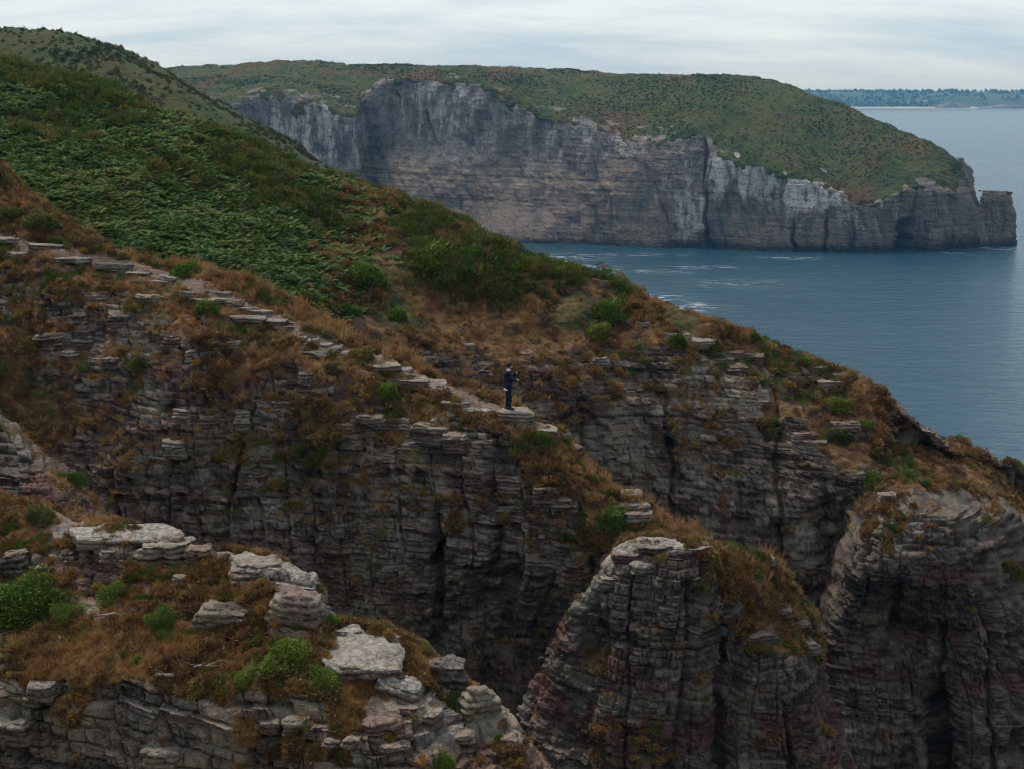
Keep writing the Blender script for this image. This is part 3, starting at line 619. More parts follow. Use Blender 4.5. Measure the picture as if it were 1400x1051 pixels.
# ------------------------------------------------------------------ far coast beyond the bay
def far_coast():
    xs = np.linspace(-2600, 3200, 500); ys = np.array([4290, 4300, 4330, 4370, 4420, 4500, 4700, 5200])
    base = np.array([-2, 1.5, 5, 18, 32, 42, 48, 40])
    X, Y = np.meshgrid(xs, ys); G = np.stack([X, Y, 0 * X], -1)
    hz = 1 + .16 * fbm(G, 600, 4, 90)
    G[..., 1] += 40 * fbm(G * np.array([1, 0, 1]), 260, 3, 91); G[..., 2] = base[:, None] * np.where(base[:, None] > 3, hz, 1)
    t = NT('far_coast_ground')
    sep = t.n('ShaderNodeSeparateXYZ'); t.set(sep.inputs[0], t.pos)
    sand = t.mix(t.rng(t.noise(.008, 3), .45, .55), (.42, .37, .31), (.15, .13, .12))
    c = t.mix(t.rng(t.math('ADD', sep.outputs[2], t.math('MULTIPLY', t.noise(.02, 3), 6)), 6, 9), sand, t.ramp(t.noise(.006, 5), (.4, (.032, .05, .022)), (.62, (.05, .065, .03))))
    t.set(t.b.inputs['Base Color'], c); t.b.inputs['Roughness'].default_value = .95
    me = mesh_np('far_coast', G.reshape(-1, 3), grid_faces(*X.shape)[:, ::-1], [t.m], True)
    tag(link('far_coast', me), 'low wooded blue coast across the bay', 'coast', kind='structure')
    return G
FC = far_coast()
stack('islet', 'low grey rocky islet before the far beach', [arc(1302, 6, 140.5, 4240, 15), arc(1302, 14, 143, 4236, 25), arc(1302, 24, 146.6, 4230, 40)], 75, 'islet')
stack('islet', 'flat grey islet near the right edge below the far woods', [arc(1378, 6, 142.5, 4240, 15), arc(1378, 16, 144.5, 4236, 25), arc(1378, 22, 146.8, 4230, 40)], 76, 'islet')

# ------------------------------------------------------------------ plants
random.seed(5); RNG = np.random.default_rng(7)
def proto_mesh(name, tris, mat):
    V = np.array(tris, np.float32).reshape(-1, 3); return mesh_np(name, V, np.arange(len(V)).reshape(-1, 3), [mat])
def straw_tris(n, hgt, spread, lean, wid=.012):
    T = []
    for _ in range(n):
        a = random.uniform(0, 6.283); r = spread * math.sqrt(random.random()); x, y = r * math.cos(a), r * math.sin(a)
        b = random.uniform(0, 6.283); h = hgt * random.uniform(.5, 1.1); l = lean * random.uniform(.3, 1.2) * h
        dx, dy = math.cos(b) * l + x * .5, math.sin(b) * l + y * .5; c = random.uniform(0, 6.283); wx, wy = math.cos(c) * wid, math.sin(c) * wid
        p0, p1 = (x - wx, y - wy, -.03), (x + wx, y + wy, -.03); m = (x + dx * .35, y + dy * .35, h * .65); m2 = (m[0] + wx, m[1] + wy, m[2]); tip = (x + dx, y + dy, h)
        T += [p0, p1, m, p1, m2, m, m, m2, tip]
    return T
def dome_tris(n, r, hgt, leaf, jag=.25, seed=0):
    """leaf-sized faces over and through a cushion"""
    T = []; rg = random.Random(seed); lob = [(rg.uniform(0, 6.28), rg.uniform(.15, .75), rg.uniform(.35, .6)) for _ in range(6)]
    for _ in range(n):
        a = rg.uniform(0, 6.283); q = math.sqrt(rg.random()); sh = rg.uniform(.72, 1.0) if rg.random() < .8 else rg.uniform(.3, .8)
        x, y = q * math.cos(a), q * math.sin(a); z = math.sqrt(max(0, 1 - q * q))
        bump = 1 + sum(.30 * math.exp(-((x - l * math.cos(b)) ** 2 + (y - l * math.sin(b)) ** 2) / (w * w * .35)) for b, l, w in lob) - .25
        px, py, pz = x * r * sh * bump, y * r * sh * bump, z * hgt * sh * bump
        nx, ny, nz = x + rg.gauss(0, jag), y + rg.gauss(0, jag), z + .35 + rg.gauss(0, jag)
        l = math.sqrt(nx * nx + ny * ny + nz * nz) + 1e-6; s = leaf * rg.uniform(.6, 1.5) / l
        tx, ty, tz = px + nx * s * 1.6, py + ny * s * 1.6, pz + nz * s * 1.6
        c = rg.uniform(0, 6.283); wx, wy, wz = math.cos(c) * leaf * .38, math.sin(c) * leaf * .38, rg.gauss(0, .2) * leaf
        T += [(px - wx, py - wy, pz - wz), (px + wx, py + wy, pz + wz), (tx, ty, tz)]
    return T
def bracken_tris(n=8, ln=.62, seed=0):
    rg = random.Random(seed); T = []
    for i in range(n):
        a = 6.283 * i / n + rg.uniform(-.5, .5); L = ln * rg.uniform(.6, 1.15); rise = rg.uniform(.35, .85); ca, sa = math.cos(a), math.sin(a)
        K = 7
        for j in range(K):
            u = (j + .3) / K; out = L * u; z = .10 + rise * L * (1.5 * u - .95 * u * u)
            w = .30 * L * (1 - u) ** .8 * (.5 + min(1, u * 3)) + .02; f = L / K * .95
            for sgn in (-1, 1):
                b0 = (out * ca, out * sa, z); b1 = ((out + f) * ca, (out + f) * sa, z + f * rise * .4)
                e = (out + f * .8 + w * .25); tip = (e * ca - sgn * w * sa, e * sa + sgn * w * ca, z - w * .28 + rg.gauss(0, .02))
                T += [b0, b1, tip]
    return T
PCOL = {}
def protos(key, meshes):
    c = bpy.data.collections.new('proto_' + key)
    for i, m in enumerate(meshes):
        o = bpy.data.objects.new('%s_proto_%02d' % (key, i), m); c.objects.link(o)
    PCOL[key] = (c, len(meshes))
protos('straw', [proto_mesh('straw', straw_tris(26, .26, .13, .5), M_STRAW) for _ in range(4)])
protos('longstraw', [proto_mesh('longstraw', straw_tris(30, .42, .15, .45, .010), M_STRAW) for _ in range(3)])
protos('heath', [proto_mesh('heath', dome_tris(90, .20, .13, .05, .5, i), M_HEATH) for i in range(4)])
protos('cushion', [proto_mesh('cushion', dome_tris(150, .34, .26, .06, .4, 20 + i), m) for i, m in enumerate((M_GORSED, M_GORSE, M_GORSED, M_GORSE))])
protos('greencushion', [proto_mesh('greencushion', dome_tris(150, .34, .26, .05, .5, 30 + i), M_GORSE) for i in range(3)])
protos('bracken', [proto_mesh('bracken', bracken_tris(8, .62, i), M_BRACKEN) for i in range(5)])
protos('scrub', [proto_mesh('scrub', dome_tris(110, 1.0, .75, .22, .4, 40 + i), M_HILL) for i in range(4)])
protos('wood', [proto_mesh('wood', dome_tris(60, 7.0, 9.0, 3.0, .3, 60 + i), M_SEAWOOD) for i in range(3)])

def sample(s, n, wfun, lo=(-60, -60), hi=(1460, 1110)):
    G = s['G']; a, b, c, d = G[:-1, :-1], G[1:, :-1], G[1:, 1:], G[:-1, 1:]
    ar = np.linalg.norm(np.cross(c - a, d - b), axis=-1) * .5; m = (a + c) * .5
    px, py, _ = project(m)
    w = ar * wfun(m, s['n'][:-1, :-1], s['veg'][:-1, :-1], px, py, {k: v[:-1, :-1] for k, v in s.items() if isinstance(v, np.ndarray) and v.shape == G.shape[:2]})
    w = np.where((px > lo[0]) & (px < hi[0]) & (py > lo[1]) & (py < hi[1]), np.maximum(w, 0), 0).ravel()
    i = RNG.choice(len(w), n, p=w / w.sum())
    u, v = RNG.random((2, n, 1))
    A_, B_, C_, D_ = [q.reshape(-1, 3)[i] for q in (a, b, c, d)]
    return (A_ * (1-u) * (1-v) + B_ * (1-u) * v + C_ * u * v + D_ * u * (1-v)), s['n'][:-1, :-1].reshape(-1, 3)[i]
def scatter(name, label, cat, key, pts, nrm, smin, smax, tilt=.5, sink=.0):
    n = len(pts); c, k = PCOL[key]
    up = nrm * tilt + np.array([0, 0, 1.0]) * (1 - tilt); up /= np.linalg.norm(up, axis=1, keepdims=True)
    yaw = RNG.uniform(0, 6.283, n)
    # euler XYZ that tips +Z to 'up': rotate about x then y, yaw first
    bx = np.arcsin(np.clip(-up[:, 1], -1, 1)); by = np.arctan2(up[:, 0], up[:, 2])
    cx, sx, cy, sy, cz, sz = np.cos(bx), np.sin(bx), np.cos(by), np.sin(by), np.cos(yaw), np.sin(yaw)
    m00 = cy * cz + sy * sx * sz; m10 = cx * sz; m20 = -sy * cz + cy * sx * sz; m21 = sy * sz + cy * sx * cz; m22 = cy * cx
    rot = np.stack([np.arctan2(m21, m22), np.arcsin(np.clip(-m20, -1, 1)), np.arctan2(m10, m00)], -1)
    scl = RNG.uniform(smin, smax, n) * RNG.uniform(.8, 1.2, n)
    me = bpy.data.meshes.new(name); me.vertices.add(n); me.vertices.foreach_set('co', (pts - up * (sink * scl)[:, None]).astype(np.float32).ravel())
    a = me.attributes.new('rot', 'FLOAT_VECTOR', 'POINT'); a.data.foreach_set('vector', rot.astype(np.float32).ravel())
    a = me.attributes.new('scl', 'FLOAT', 'POINT'); a.data.foreach_set('value', scl.astype(np.float32))
    a = me.attributes.new('idx', 'INT', 'POINT'); a.data.foreach_set('value', RNG.integers(0, k, n).astype(np.int32))
    o = tag(link(name, me), label, cat, kind='stuff')
    ng = bpy.data.node_groups.new('scatter_' + name, 'GeometryNodeTree')
    ng.interface.new_socket('Geometry', in_out='INPUT', socket_type='NodeSocketGeometry'); ng.interface.new_socket('Geometry', in_out='OUTPUT', socket_type='NodeSocketGeometry')
    N = ng.nodes.new; L = ng.links.new
    gi, go = N('NodeGroupInput'), N('NodeGroupOutput'); ip = N('GeometryNodeInstanceOnPoints'); ci = N('GeometryNodeCollectionInfo')
    ci.inputs['Collection'].default_value = c; ci.inputs['Separate Children'].default_value = True; ci.inputs['Reset Children'].default_value = True
    def na(nm, t):
        x = N('GeometryNodeInputNamedAttribute'); x.data_type = t; x.inputs[0].default_value = nm; return x.outputs[0]
    L(gi.outputs[0], ip.inputs['Points']); L(ci.outputs[0], ip.inputs['Instance']); ip.inputs['Pick Instance'].default_value = True
    L(na('idx', 'INT'), ip.inputs['Instance Index']); L(na('rot', 'FLOAT_VECTOR'), ip.inputs['Rotation']); L(na('scl', 'FLOAT'), ip.inputs['Scale'])
    L(ip.outputs[0], go.inputs[0])
    m = o.modifiers.new('scatter', 'NODES'); m.node_group = ng
    return o
def cat2(*a): return np.concatenate([x[0] for x in a]), np.concatenate([x[1] for x in a])
V_ = lambda v: sst(.35, .7, v)
p = sample(C, 44000, lambda m, n, v, px, py, s: V_(v) * brk(m, px, py) * (py < 480), (-120, 40), (700, 520))
scatter('bracken', 'dark green bracken covering the ridge slope', 'bracken', 'bracken', *p, .26, .64, .35)
p = sample(C, 11000, lambda m, n, v, px, py, s: V_(v) * (.15 + .85 * sst(300, 480, px + 60 * wn(m, 5, 219))) * (1 - brk(m, px, py) * .97) * sst(-.15, .2, wn(m, 2.2, 210)), (-120, 40))
scatter('heather', 'rusty heather and low scrub over the second ridge', 'heather', 'heath', *p, .9, 2.0, .6)
p = sample(C, 6500, lambda m, n, v, px, py, s: V_(v) * (1 - brk(m, px, py) * .75) * sst(110, 40, below(px, py)) * sst(0, .35, wn(m, 3.5, 211) + .35 * sst(120, 20, below(px, py)) * sst(900, 600, px)) * sst(900, 400, px + 200 * wn(m, 5, 214)), (-120, 40))
scatter('gorse', 'olive gorse mats along the top of the second ridge', 'gorse', 'cushion', *p, .7, 1.8, .6, .08)
p = sample(C, 13000, lambda m, n, v, px, py, s: V_(v) * (1 - brk(m, px, py)) * sst(-.15, .25, wn(m, 3.0, 212)), (200, 200))
scatter('dry_grass', 'straw coloured grass patches on the second ridge', 'grass', 'straw', *p, .5, 1.0, .5)
p = sample(C, 3000, lambda m, n, v, px, py, s: V_(v) * brk(m, px, py) * sst(.0, .4, wn(m, 4, 215)), (-120, 40), (700, 520))
scatter('gorse', 'gorse cushions mixed into the bracken', 'gorse', 'greencushion', *p, .5, 1.1, .5, .0)
p = sample(C, 2600, lambda m, n, v, px, py, s: V_(v) * (1 - brk(m, px, py)) * sst(.15, .45, wn(m, 2.6, 216)) * (.35 + sst(110, 20, below(px, py))) * (px > 300), (250, 150))
scatter('gorse', 'green cushions dotted over the heath of the second ridge', 'gorse', 'greencushion', *p, .5, 1.3, .5, .08)
p = sample(B, 500, lambda m, n, v, px, py, s: offpath(px, py) * V_(v) * sst(.25, .5, wn(m, 1.8, 217)))
scatter('gorse', 'green cushions dotted over the path spur', 'gorse', 'greencushion', *p, .4, .95, .5, .06)
p = sample(A, 650, lambda m, n, v, px, py, s: V_(v) * sst(.2, .5, wn(m, 1.0, 218)))
scatter('gorse', 'small green sprigs on the foreground ridge', 'gorse', 'greencushion', *p, .22, .55, .5, .04)
p = sample(B, 7500, lambda m, n, v, px, py, s: offpath(px, py) * V_(v) * sst(-.1, .25, wn(m, 1.6, 220)))
scatter('heather', 'rusty heather on the ledges of the path spur', 'heather', 'heath', *p, .6, 1.5, .5)
q1 = sample(B, 9500, lambda m, n, v, px, py, s: offpath(px, py) * V_(v) * sst(-.05, .3, -wn(m, 1.6, 220) + .1))
scatter('dry_grass', 'dry orange grass on the path spur', 'grass', 'straw', *q1, .42, .85, .4)
q2 = sample(B, 500, lambda m, n, v, px, py, s: offpath(px, py) * V_(v) * sst(.75, .95, s['V']) * (np.abs(py - np.interp(px, [0,60,110,180,260,340,440,520,600,660,740,800,860,900,960], [235,275,318,347,362,395,440,482,520,546,578,622,665,690,732])) < 26) * sst(100, 240, px))
q3 = sample(T, 60, lambda m, n, v, px, py, s: V_(v) * sst(.5, .9, s['V']))
scatter('long_grass', 'long pale dry grass along the spur crest and tower shoulder', 'grass', 'longstraw', *cat2(q2, q3), .7, 1.25, .3)
p = sample(B, 1500, lambda m, n, v, px, py, s: offpath(px, py) * V_(v) * sst(.15, .45, wn(m, 2.5, 223)))
scatter('gorse', 'small olive cushions on the path spur', 'gorse', 'cushion', *p, .4, 1.0, .5, .06)
p = sample(T, 1500, lambda m, n, v, px, py, s: V_(v) * sst(-.2, .2, wn(m, 1.2, 250)))
scatter('heather', 'brown heather on the tower shoulder', 'heather', 'heath', *p, .6, 1.3, .5)
p = sample(D, 1100, lambda m, n, v, px, py, s: V_(v) * sst(-.2, .2, wn(m, 1.4, 253)) * (px > 1150) * (px < 1440))
scatter('heather', 'brown heather on the saddle above the buttress', 'heather', 'heath', *p, .7, 1.5, .5)
p = sample(D, 160, lambda m, n, v, px, py, s: V_(v) * sst(.1, .4, wn(m, 1.4, 254)) * (px > 1150) * (px < 1440))
scatter('gorse', 'green cushions on the saddle above the buttress', 'gorse', 'greencushion', *p, .5, 1.1, .4, .06)
p = sample(T, 260, lambda m, n, v, px, py, s: V_(v) * sst(.1, .4, wn(m, 1.5, 251)))
scatter('gorse', 'small olive cushions on the tower shoulder', 'gorse', 'cushion', *p, .4, .9, .4, .08)
p = cat2(sample(T, 800, lambda m, n, v, px, py, s: V_(v)), sample(D, 1500, lambda m, n, v, px, py, s: V_(v) * (px > 1150) * (px < 1440)), sample(A2, 350, lambda m, n, v, px, py, s: V_(v)))
scatter('dry_turf', 'dry turf on the rock tower and outcrops', 'turf', 'straw', *p, .24, .48, .15)
p = sample(A, 7000, lambda m, n, v, px, py, s: V_(v) * sst(-.2, .2, wn(m, 1.1, 230)))
scatter('heather', 'brown heather mat on the foreground ridge', 'heather', 'heath', *p, .35, .85, .5)
p = sample(A, 6000, lambda m, n, v, px, py, s: V_(v) * sst(-.1, .25, -wn(m, 1.1, 230)))
scatter('dry_grass', 'orange dry grass on the foreground ridge', 'grass', 'straw', *p, .25, .50, .45)
p = sample(E, 12000, lambda m, n, v, px, py, s: V_(v) * (.25 + sst(-.1, .35, wn(m, 12, 240))), (-120, 20), (700, 330))
scatter('scrub', 'dull green scrub on the background hill', 'scrub', 'scrub', *p, .25, .7, .5, .25)
p = sample(F, 20000, lambda m, n, v, px, py, s: V_(v) * (m[..., 1] < 800) * (.22 + sst(-.1, .4, wn(m, 30, 241))), (100, 60), (1400, 400))
scatter('scrub', 'low scrub over the far headland', 'scrub', 'scrub', *p, .22, .70, .5, .3)
fx = RNG.uniform(300, 2800, 3200); fy = 4330 + 400 * RNG.random(3200) ** 1.6
fz = np.interp(fy, [4300, 4330, 4370, 4420, 4500, 4700], [1.5, 5, 18, 32, 42, 48])
pp = np.stack([fx, fy, fz], -1); keep = fbm(pp, 150, 3, 95) > -.25
scatter('far_wood', 'wooded shore seen blue across the bay', 'wood', 'wood', pp[keep], np.tile([0, 0, 1.], (keep.sum(), 1)), .5, .85, 0, 1)

# ------------------------------------------------------------------ air over the bay
def haze():
    x0, x1, y0, y1, z0, z1 = -3400, 3400, -500, 5450, -8, 96
    me = bpy.data.meshes.new('haze'); v = [(x, y, z) for z in (z0, z1) for y in (y0, y1) for x in (x0, x1)]
    me.from_pydata(v, [], [(0,2,3,1),(4,5,7,6),(0,1,5,4),(2,6,7,3),(0,4,6,2),(1,3,7,5)])
    m = bpy.data.materials.new('haze_air'); m.use_nodes = True; t = m.node_tree; t.nodes.clear()
    o = t.nodes.new('ShaderNodeOutputMaterial'); pv = t.nodes.new('ShaderNodeVolumePrincipled')
    pv.inputs['Color'].default_value = (.16, .46, .80, 1); pv.inputs['Absorption Color'].default_value = (1, 1, 1, 1); pv.inputs['Density'].default_value = HAZE; pv.inputs['Anisotropy'].default_value = .0
    t.links.new(pv.outputs[0], o.inputs['Volume']); me.materials.append(m)
    tag(link('haze', me), 'thin blue sea haze over the bay', 'haze', kind='stuff')
HAZE = .00015
haze()

# ------------------------------------------------------------------ single stones, path, bushes
def bvh():
    V, Fs, o = [], [], 0
    for nm, st in (('foreground_ridge', 2), ('path_spur', 2), ('rock_tower', 2), ('heath_ridge', 3), ('left_outcrop', 2), ('rock_buttress', 2)):
        G = SHEETS[nm]['G'][::st, ::st]; V.append(G.reshape(-1, 3)); Fs.append(grid_faces(*G.shape[:2]) + o); o += V[-1].shape[0]
    return BVHTree.FromPolygons(np.concatenate(V).tolist(), np.concatenate(Fs).tolist())
BVH = bvh()
CAM = Vector((0, 0, CAMH))
def hit(px, py):
    l, n, i, d = BVH.ray_cast(CAM, ray(px, py)); return l
def ground(x, y, z):
    l, n, i, d = BVH.ray_cast(Vector((x, y, z)), Vector((0, 0, -1))); return l.z if l else None

def stone_mesh(name, dims, seed, mat, pale=.3, box=3.2, nseg=19, beds=True, rough=1.0):
    """a weathered block: rounded box with bedding, chipped and uneven"""
    t = np.linspace(-1, 1, nseg); a, b = np.meshgrid(t, t); o = np.ones_like(a); V, Fc = [], []
    for k, (x, y, z) in enumerate([(o, a, b), (-o, -a, b), (-a, o, b), (a, -o, b), (a, b, o), (-a, b, -o)]):
        V.append(np.stack([x, y, z], -1).reshape(-1, 3)); Fc.append(grid_faces(nseg, nseg)[:, ::-1] + k * nseg * nseg)
    V = np.concatenate(V); Fc = np.concatenate(Fc)
    r = (np.abs(V) ** box).sum(1) ** (1 / box); U = V / r[:, None]
    X = U * np.array(dims) / 2; sz = min(dims); sm = max(dims)
    off = np.array([seed * 3.7, seed * 1.9, seed * 2.3])
    X = X * (1 + .22 * rough * fbm(U + off, 1.1, 2, seed)[:, None] * np.array([.6, .6, 1]))
    nd = U / (np.linalg.norm(U, axis=1, keepdims=True))
    X = X + nd * (sz * rough * (.14 * fbm(X + off, .45 * sm, 3, seed + 1)))[:, None]
    rg = np.random.default_rng(seed)
    for _ in range(9):      # broken faces
        pn = rg.normal(size=3) * np.array([1, 1, .55]); pn /= np.linalg.norm(pn); ext = np.abs(pn) @ (np.array(dims) / 2)
        c = ext * rg.uniform(.62, .85); X = X - np.outer(np.maximum(0, X @ pn - c) * .92, pn)
    X = X + nd * (.03 * fbm(X + off, .16, 3, seed + 8) * min(1, sz * 2))[:, None]
    if beds:
        w = X[:, 2] + .04 * fbm(X + off, .5, 2, seed + 2); L = w / .13; i = np.floor(L).astype(np.int64); q = L - i
        hd = nd * np.array([1, 1, .1]); q2 = X[:, 0] / .45 + 3 * hsh(i, s=seed + 3); f2 = q2 - np.floor(q2)
        X = X - hd * (.06 * (np.minimum(f2, 1 - f2) < .07) * min(1, sz * 1.6))[:, None]; X = X + hd * (((hsh(i, s=seed) - .5) * .12 - .07 * (np.minimum(q, 1 - q) < .16)) * min(1, sz * 1.6))[:, None]
    key = np.round(V * 1000).astype(int); u, idx, inv = np.unique(key, axis=0, return_index=True, return_inverse=True)
    X = X[idx]; Fc = inv.reshape(-1)[Fc]
    me = mesh_np(name, X, Fc, [mat], False)
    at = rock_attrs(X + off, X[:, 2], .6, seed); n = nd[idx]
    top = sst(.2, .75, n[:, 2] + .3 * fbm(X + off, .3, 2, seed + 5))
    for a in ATT:
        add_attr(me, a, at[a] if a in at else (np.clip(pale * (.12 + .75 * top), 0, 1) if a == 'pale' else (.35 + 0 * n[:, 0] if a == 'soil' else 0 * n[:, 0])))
    return me
def stone(px, py, w, h, seed, name='boulder', label=None, parent=None, dep=.8, yaw=0., tilt=(0, 0), pale=.4, box=3.2, mat=None, sink=.22, rough=1.0, lift=0):
    base = hit(px, py + h * .42)
    if base is None: return None
    d = (base - CAM).length; W_, H_ = w * d / FPX, h * d / FPX * 1.12
    dims = (W_, W_ * dep if dep < 3 else dep, H_)
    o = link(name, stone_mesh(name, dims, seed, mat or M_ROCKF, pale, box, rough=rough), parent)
    o.location = base + Vector((0, dims[1] * .25, H_ * (.5 - sink) + lift)); o.rotation_euler = (tilt[0], tilt[1], yaw)
    if label: tag(o, label, 'boulder')
    return o
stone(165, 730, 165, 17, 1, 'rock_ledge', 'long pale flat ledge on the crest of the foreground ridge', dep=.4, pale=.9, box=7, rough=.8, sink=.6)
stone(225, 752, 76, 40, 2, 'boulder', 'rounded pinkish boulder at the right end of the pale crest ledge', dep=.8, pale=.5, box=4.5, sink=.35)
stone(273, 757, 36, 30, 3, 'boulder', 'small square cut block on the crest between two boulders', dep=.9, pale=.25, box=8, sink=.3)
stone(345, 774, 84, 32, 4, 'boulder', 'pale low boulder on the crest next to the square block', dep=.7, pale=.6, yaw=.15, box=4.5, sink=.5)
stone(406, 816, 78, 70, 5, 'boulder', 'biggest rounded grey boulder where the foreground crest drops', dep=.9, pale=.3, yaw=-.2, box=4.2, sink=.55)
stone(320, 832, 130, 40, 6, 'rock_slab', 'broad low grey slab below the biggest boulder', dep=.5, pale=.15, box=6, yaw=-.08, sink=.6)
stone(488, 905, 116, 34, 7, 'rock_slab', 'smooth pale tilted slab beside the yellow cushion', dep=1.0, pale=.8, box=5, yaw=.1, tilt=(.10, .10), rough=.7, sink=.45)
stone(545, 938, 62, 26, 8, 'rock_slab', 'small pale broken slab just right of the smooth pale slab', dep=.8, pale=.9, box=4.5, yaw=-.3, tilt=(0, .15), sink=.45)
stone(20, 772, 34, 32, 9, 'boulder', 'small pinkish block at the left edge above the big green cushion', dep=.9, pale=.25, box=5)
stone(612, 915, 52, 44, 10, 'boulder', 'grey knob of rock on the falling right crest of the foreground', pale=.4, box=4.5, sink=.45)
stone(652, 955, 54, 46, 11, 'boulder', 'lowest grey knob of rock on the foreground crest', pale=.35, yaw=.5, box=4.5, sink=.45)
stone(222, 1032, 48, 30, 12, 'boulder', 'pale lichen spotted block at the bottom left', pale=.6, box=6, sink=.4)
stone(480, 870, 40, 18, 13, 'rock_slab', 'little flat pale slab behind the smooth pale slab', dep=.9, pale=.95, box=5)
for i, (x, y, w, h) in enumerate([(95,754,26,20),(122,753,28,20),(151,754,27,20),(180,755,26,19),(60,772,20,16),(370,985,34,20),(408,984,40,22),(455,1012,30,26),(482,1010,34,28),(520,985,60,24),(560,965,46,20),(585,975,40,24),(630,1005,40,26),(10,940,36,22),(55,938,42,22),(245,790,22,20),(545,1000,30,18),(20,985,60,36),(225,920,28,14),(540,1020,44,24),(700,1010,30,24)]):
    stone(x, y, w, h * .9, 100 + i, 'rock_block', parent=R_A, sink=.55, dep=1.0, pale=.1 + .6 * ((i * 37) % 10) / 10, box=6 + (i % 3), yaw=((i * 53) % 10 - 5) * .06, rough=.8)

# the trodden path and its stone slabs
def path():
    cp = np.array([(-60,316),(0,327),(60,343),(120,356),(200,371),(260,388),(310,411),(360,433),(400,455),(450,475),(520,497),(580,521),(620,536),(660,555),(700,566),(750,588)], float)
    t = np.linspace(0, 1, 130); c = np.stack([np.interp(t, np.linspace(0, 1, len(cp)), cp[:, k]) for k in (0, 1)], -1)
    H = np.array([list(hit(x, y) or (0, 0, 0)) for x, y in c])
    for k in range(3): H[:, k] = np.convolve(np.pad(H[:, k], 3, 'edge'), np.ones(7) / 7, 'valid')
    tn = np.gradient(H[:, :2], axis=0); tn /= np.linalg.norm(tn, axis=1, keepdims=True); nr = np.stack([-tn[:, 1], tn[:, 0]], -1)
    wv = np.linspace(-1, 1, 9); G = np.zeros((130, 9, 3))
    for i in range(130):
        wd = .55 + .18 * math.sin(i * .31) + .12 * math.sin(i * .83 + 1)
        for j, q in enumerate(wv):
            x, y = H[i, :2] + nr[i] * q * wd; z = ground(x, y, H[i, 2] + 1.2); z = H[i, 2] if z is None or abs(z - H[i, 2]) > .8 else z
            G[i, j] = (x, y, z)
    for _ in range(3): G[1:-1, :, 2] = (G[:-2, :, 2] + G[1:-1, :, 2] + G[2:, :, 2]) / 3
    G[..., 2] += .05 - .09 * np.abs(wv) ** 3 + .03 * fbm(G, .4, 3, 99)
    tm = NT('trodden_earth')
    g = tm.noise(9, 5, .7); cc = tm.ramp(g, (.35, (.085, .055, .040)), (.5, (.16, .105, .078)), (.66, (.25, .185, .145)))
    tm.set(tm.b.inputs['Base Color'], cc); tm.b.inputs['Roughness'].default_value = .95; tm.set(tm.b.inputs['Normal'], tm.bump(g, .05))
    o = tag(link('path', mesh_np('path', G.reshape(-1, 3), grid_faces(130, 9), [tm.m])), 'trodden earth path with stone slabs climbing the spur', 'path', kind='structure')
    return o
R_P = path()
slabs = [(12,325,46,8),(58,333,60,8),(95,352,50,8),(150,360,70,7),(190,372,40,12),(215,383,60,7),(236,378,40,13),(262,398,50,8),(284,408,52,8),(300,399,30,9),(318,408,46,10),(322,420,50,8),(336,432,56,9),(352,440,46,8),(372,436,50,9),(384,446,36,14),(398,460,44,9),(420,464,34,14),(430,478,60,9),(462,480,48,9),(490,490,60,9),(520,498,60,9),(548,505,34,13),(556,520,60,11),(592,524,38,15),(648,556,60,6),(625,548,40,7),(745,586,36,8),(765,592,30,8),(440,470,30,8),(505,508,30,10),(350,424,40,8),(30,345,40,8)]
for i, (x, y, w, h) in enumerate(slabs):
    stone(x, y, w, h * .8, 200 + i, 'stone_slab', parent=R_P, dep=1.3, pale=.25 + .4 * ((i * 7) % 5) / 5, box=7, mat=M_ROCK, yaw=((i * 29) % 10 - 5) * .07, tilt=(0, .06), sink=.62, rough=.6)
for i, (x, y, w, h) in enumerate([(848,652,30,9),(856,664,44,10),(862,676,46,11),(866,690,46,12),(872,703,40,12),(818,638,26,10),(782,612,34,9)]):
    stone(x, y, w, h, 260 + i, 'stone_slab', parent=R_P, dep=.8, pale=.3, box=7, mat=M_ROCK, yaw=.1 * (i % 3), sink=.45, rough=.6)
for i, (x, y, w, h) in enumerate([(895,742,60,10),(858,754,44,12),(945,746,56,9),(882,768,40,12),(835,787,34,16)]):
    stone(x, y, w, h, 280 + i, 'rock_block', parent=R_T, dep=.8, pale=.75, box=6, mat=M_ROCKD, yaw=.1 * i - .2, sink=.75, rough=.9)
for i, (x, y, w, h) in enumerate([(1062,832,46,14),(1088,850,40,16),(1012,802,30,12),(1040,868,44,14),(1100,878,36,16),(1048,765,30,10),(1000,842,26,14)]):
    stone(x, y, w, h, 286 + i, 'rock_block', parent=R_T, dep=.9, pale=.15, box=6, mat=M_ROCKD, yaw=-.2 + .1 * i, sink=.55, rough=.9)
FEET = P(695, 561.5, 51.6)
o = link('stone_slab', stone_mesh('stone_slab', (1.45, 1.1, .5), 290, M_ROCK, .45, 7, rough=.45), R_P)
o.location = (FEET[0] + .22, FEET[1] + .05, FEET[2] - .17); o['label'] = 'thick flat slab the walker stands on'; STAND = o
def top_of(o):
    b = BVHTree.FromPolygons([v.co[:] for v in o.data.vertices], [p.vertices[:] for p in o.data.polygons]); l = Vector(FEET.tolist()) - o.location
    r = b.ray_cast(Vector((l.x + .03, l.y, 5)), Vector((0, 0, -1)))[0]; return r.z + o.location.z if r else None
o = link('stone_slab', stone_mesh('stone_slab', (1.5, .9, .18), 291, M_ROCK, .9, 7, rough=.45), R_P)
o.location = (FEET[0] - 1.1, FEET[1] + .1, FEET[2] - .0)
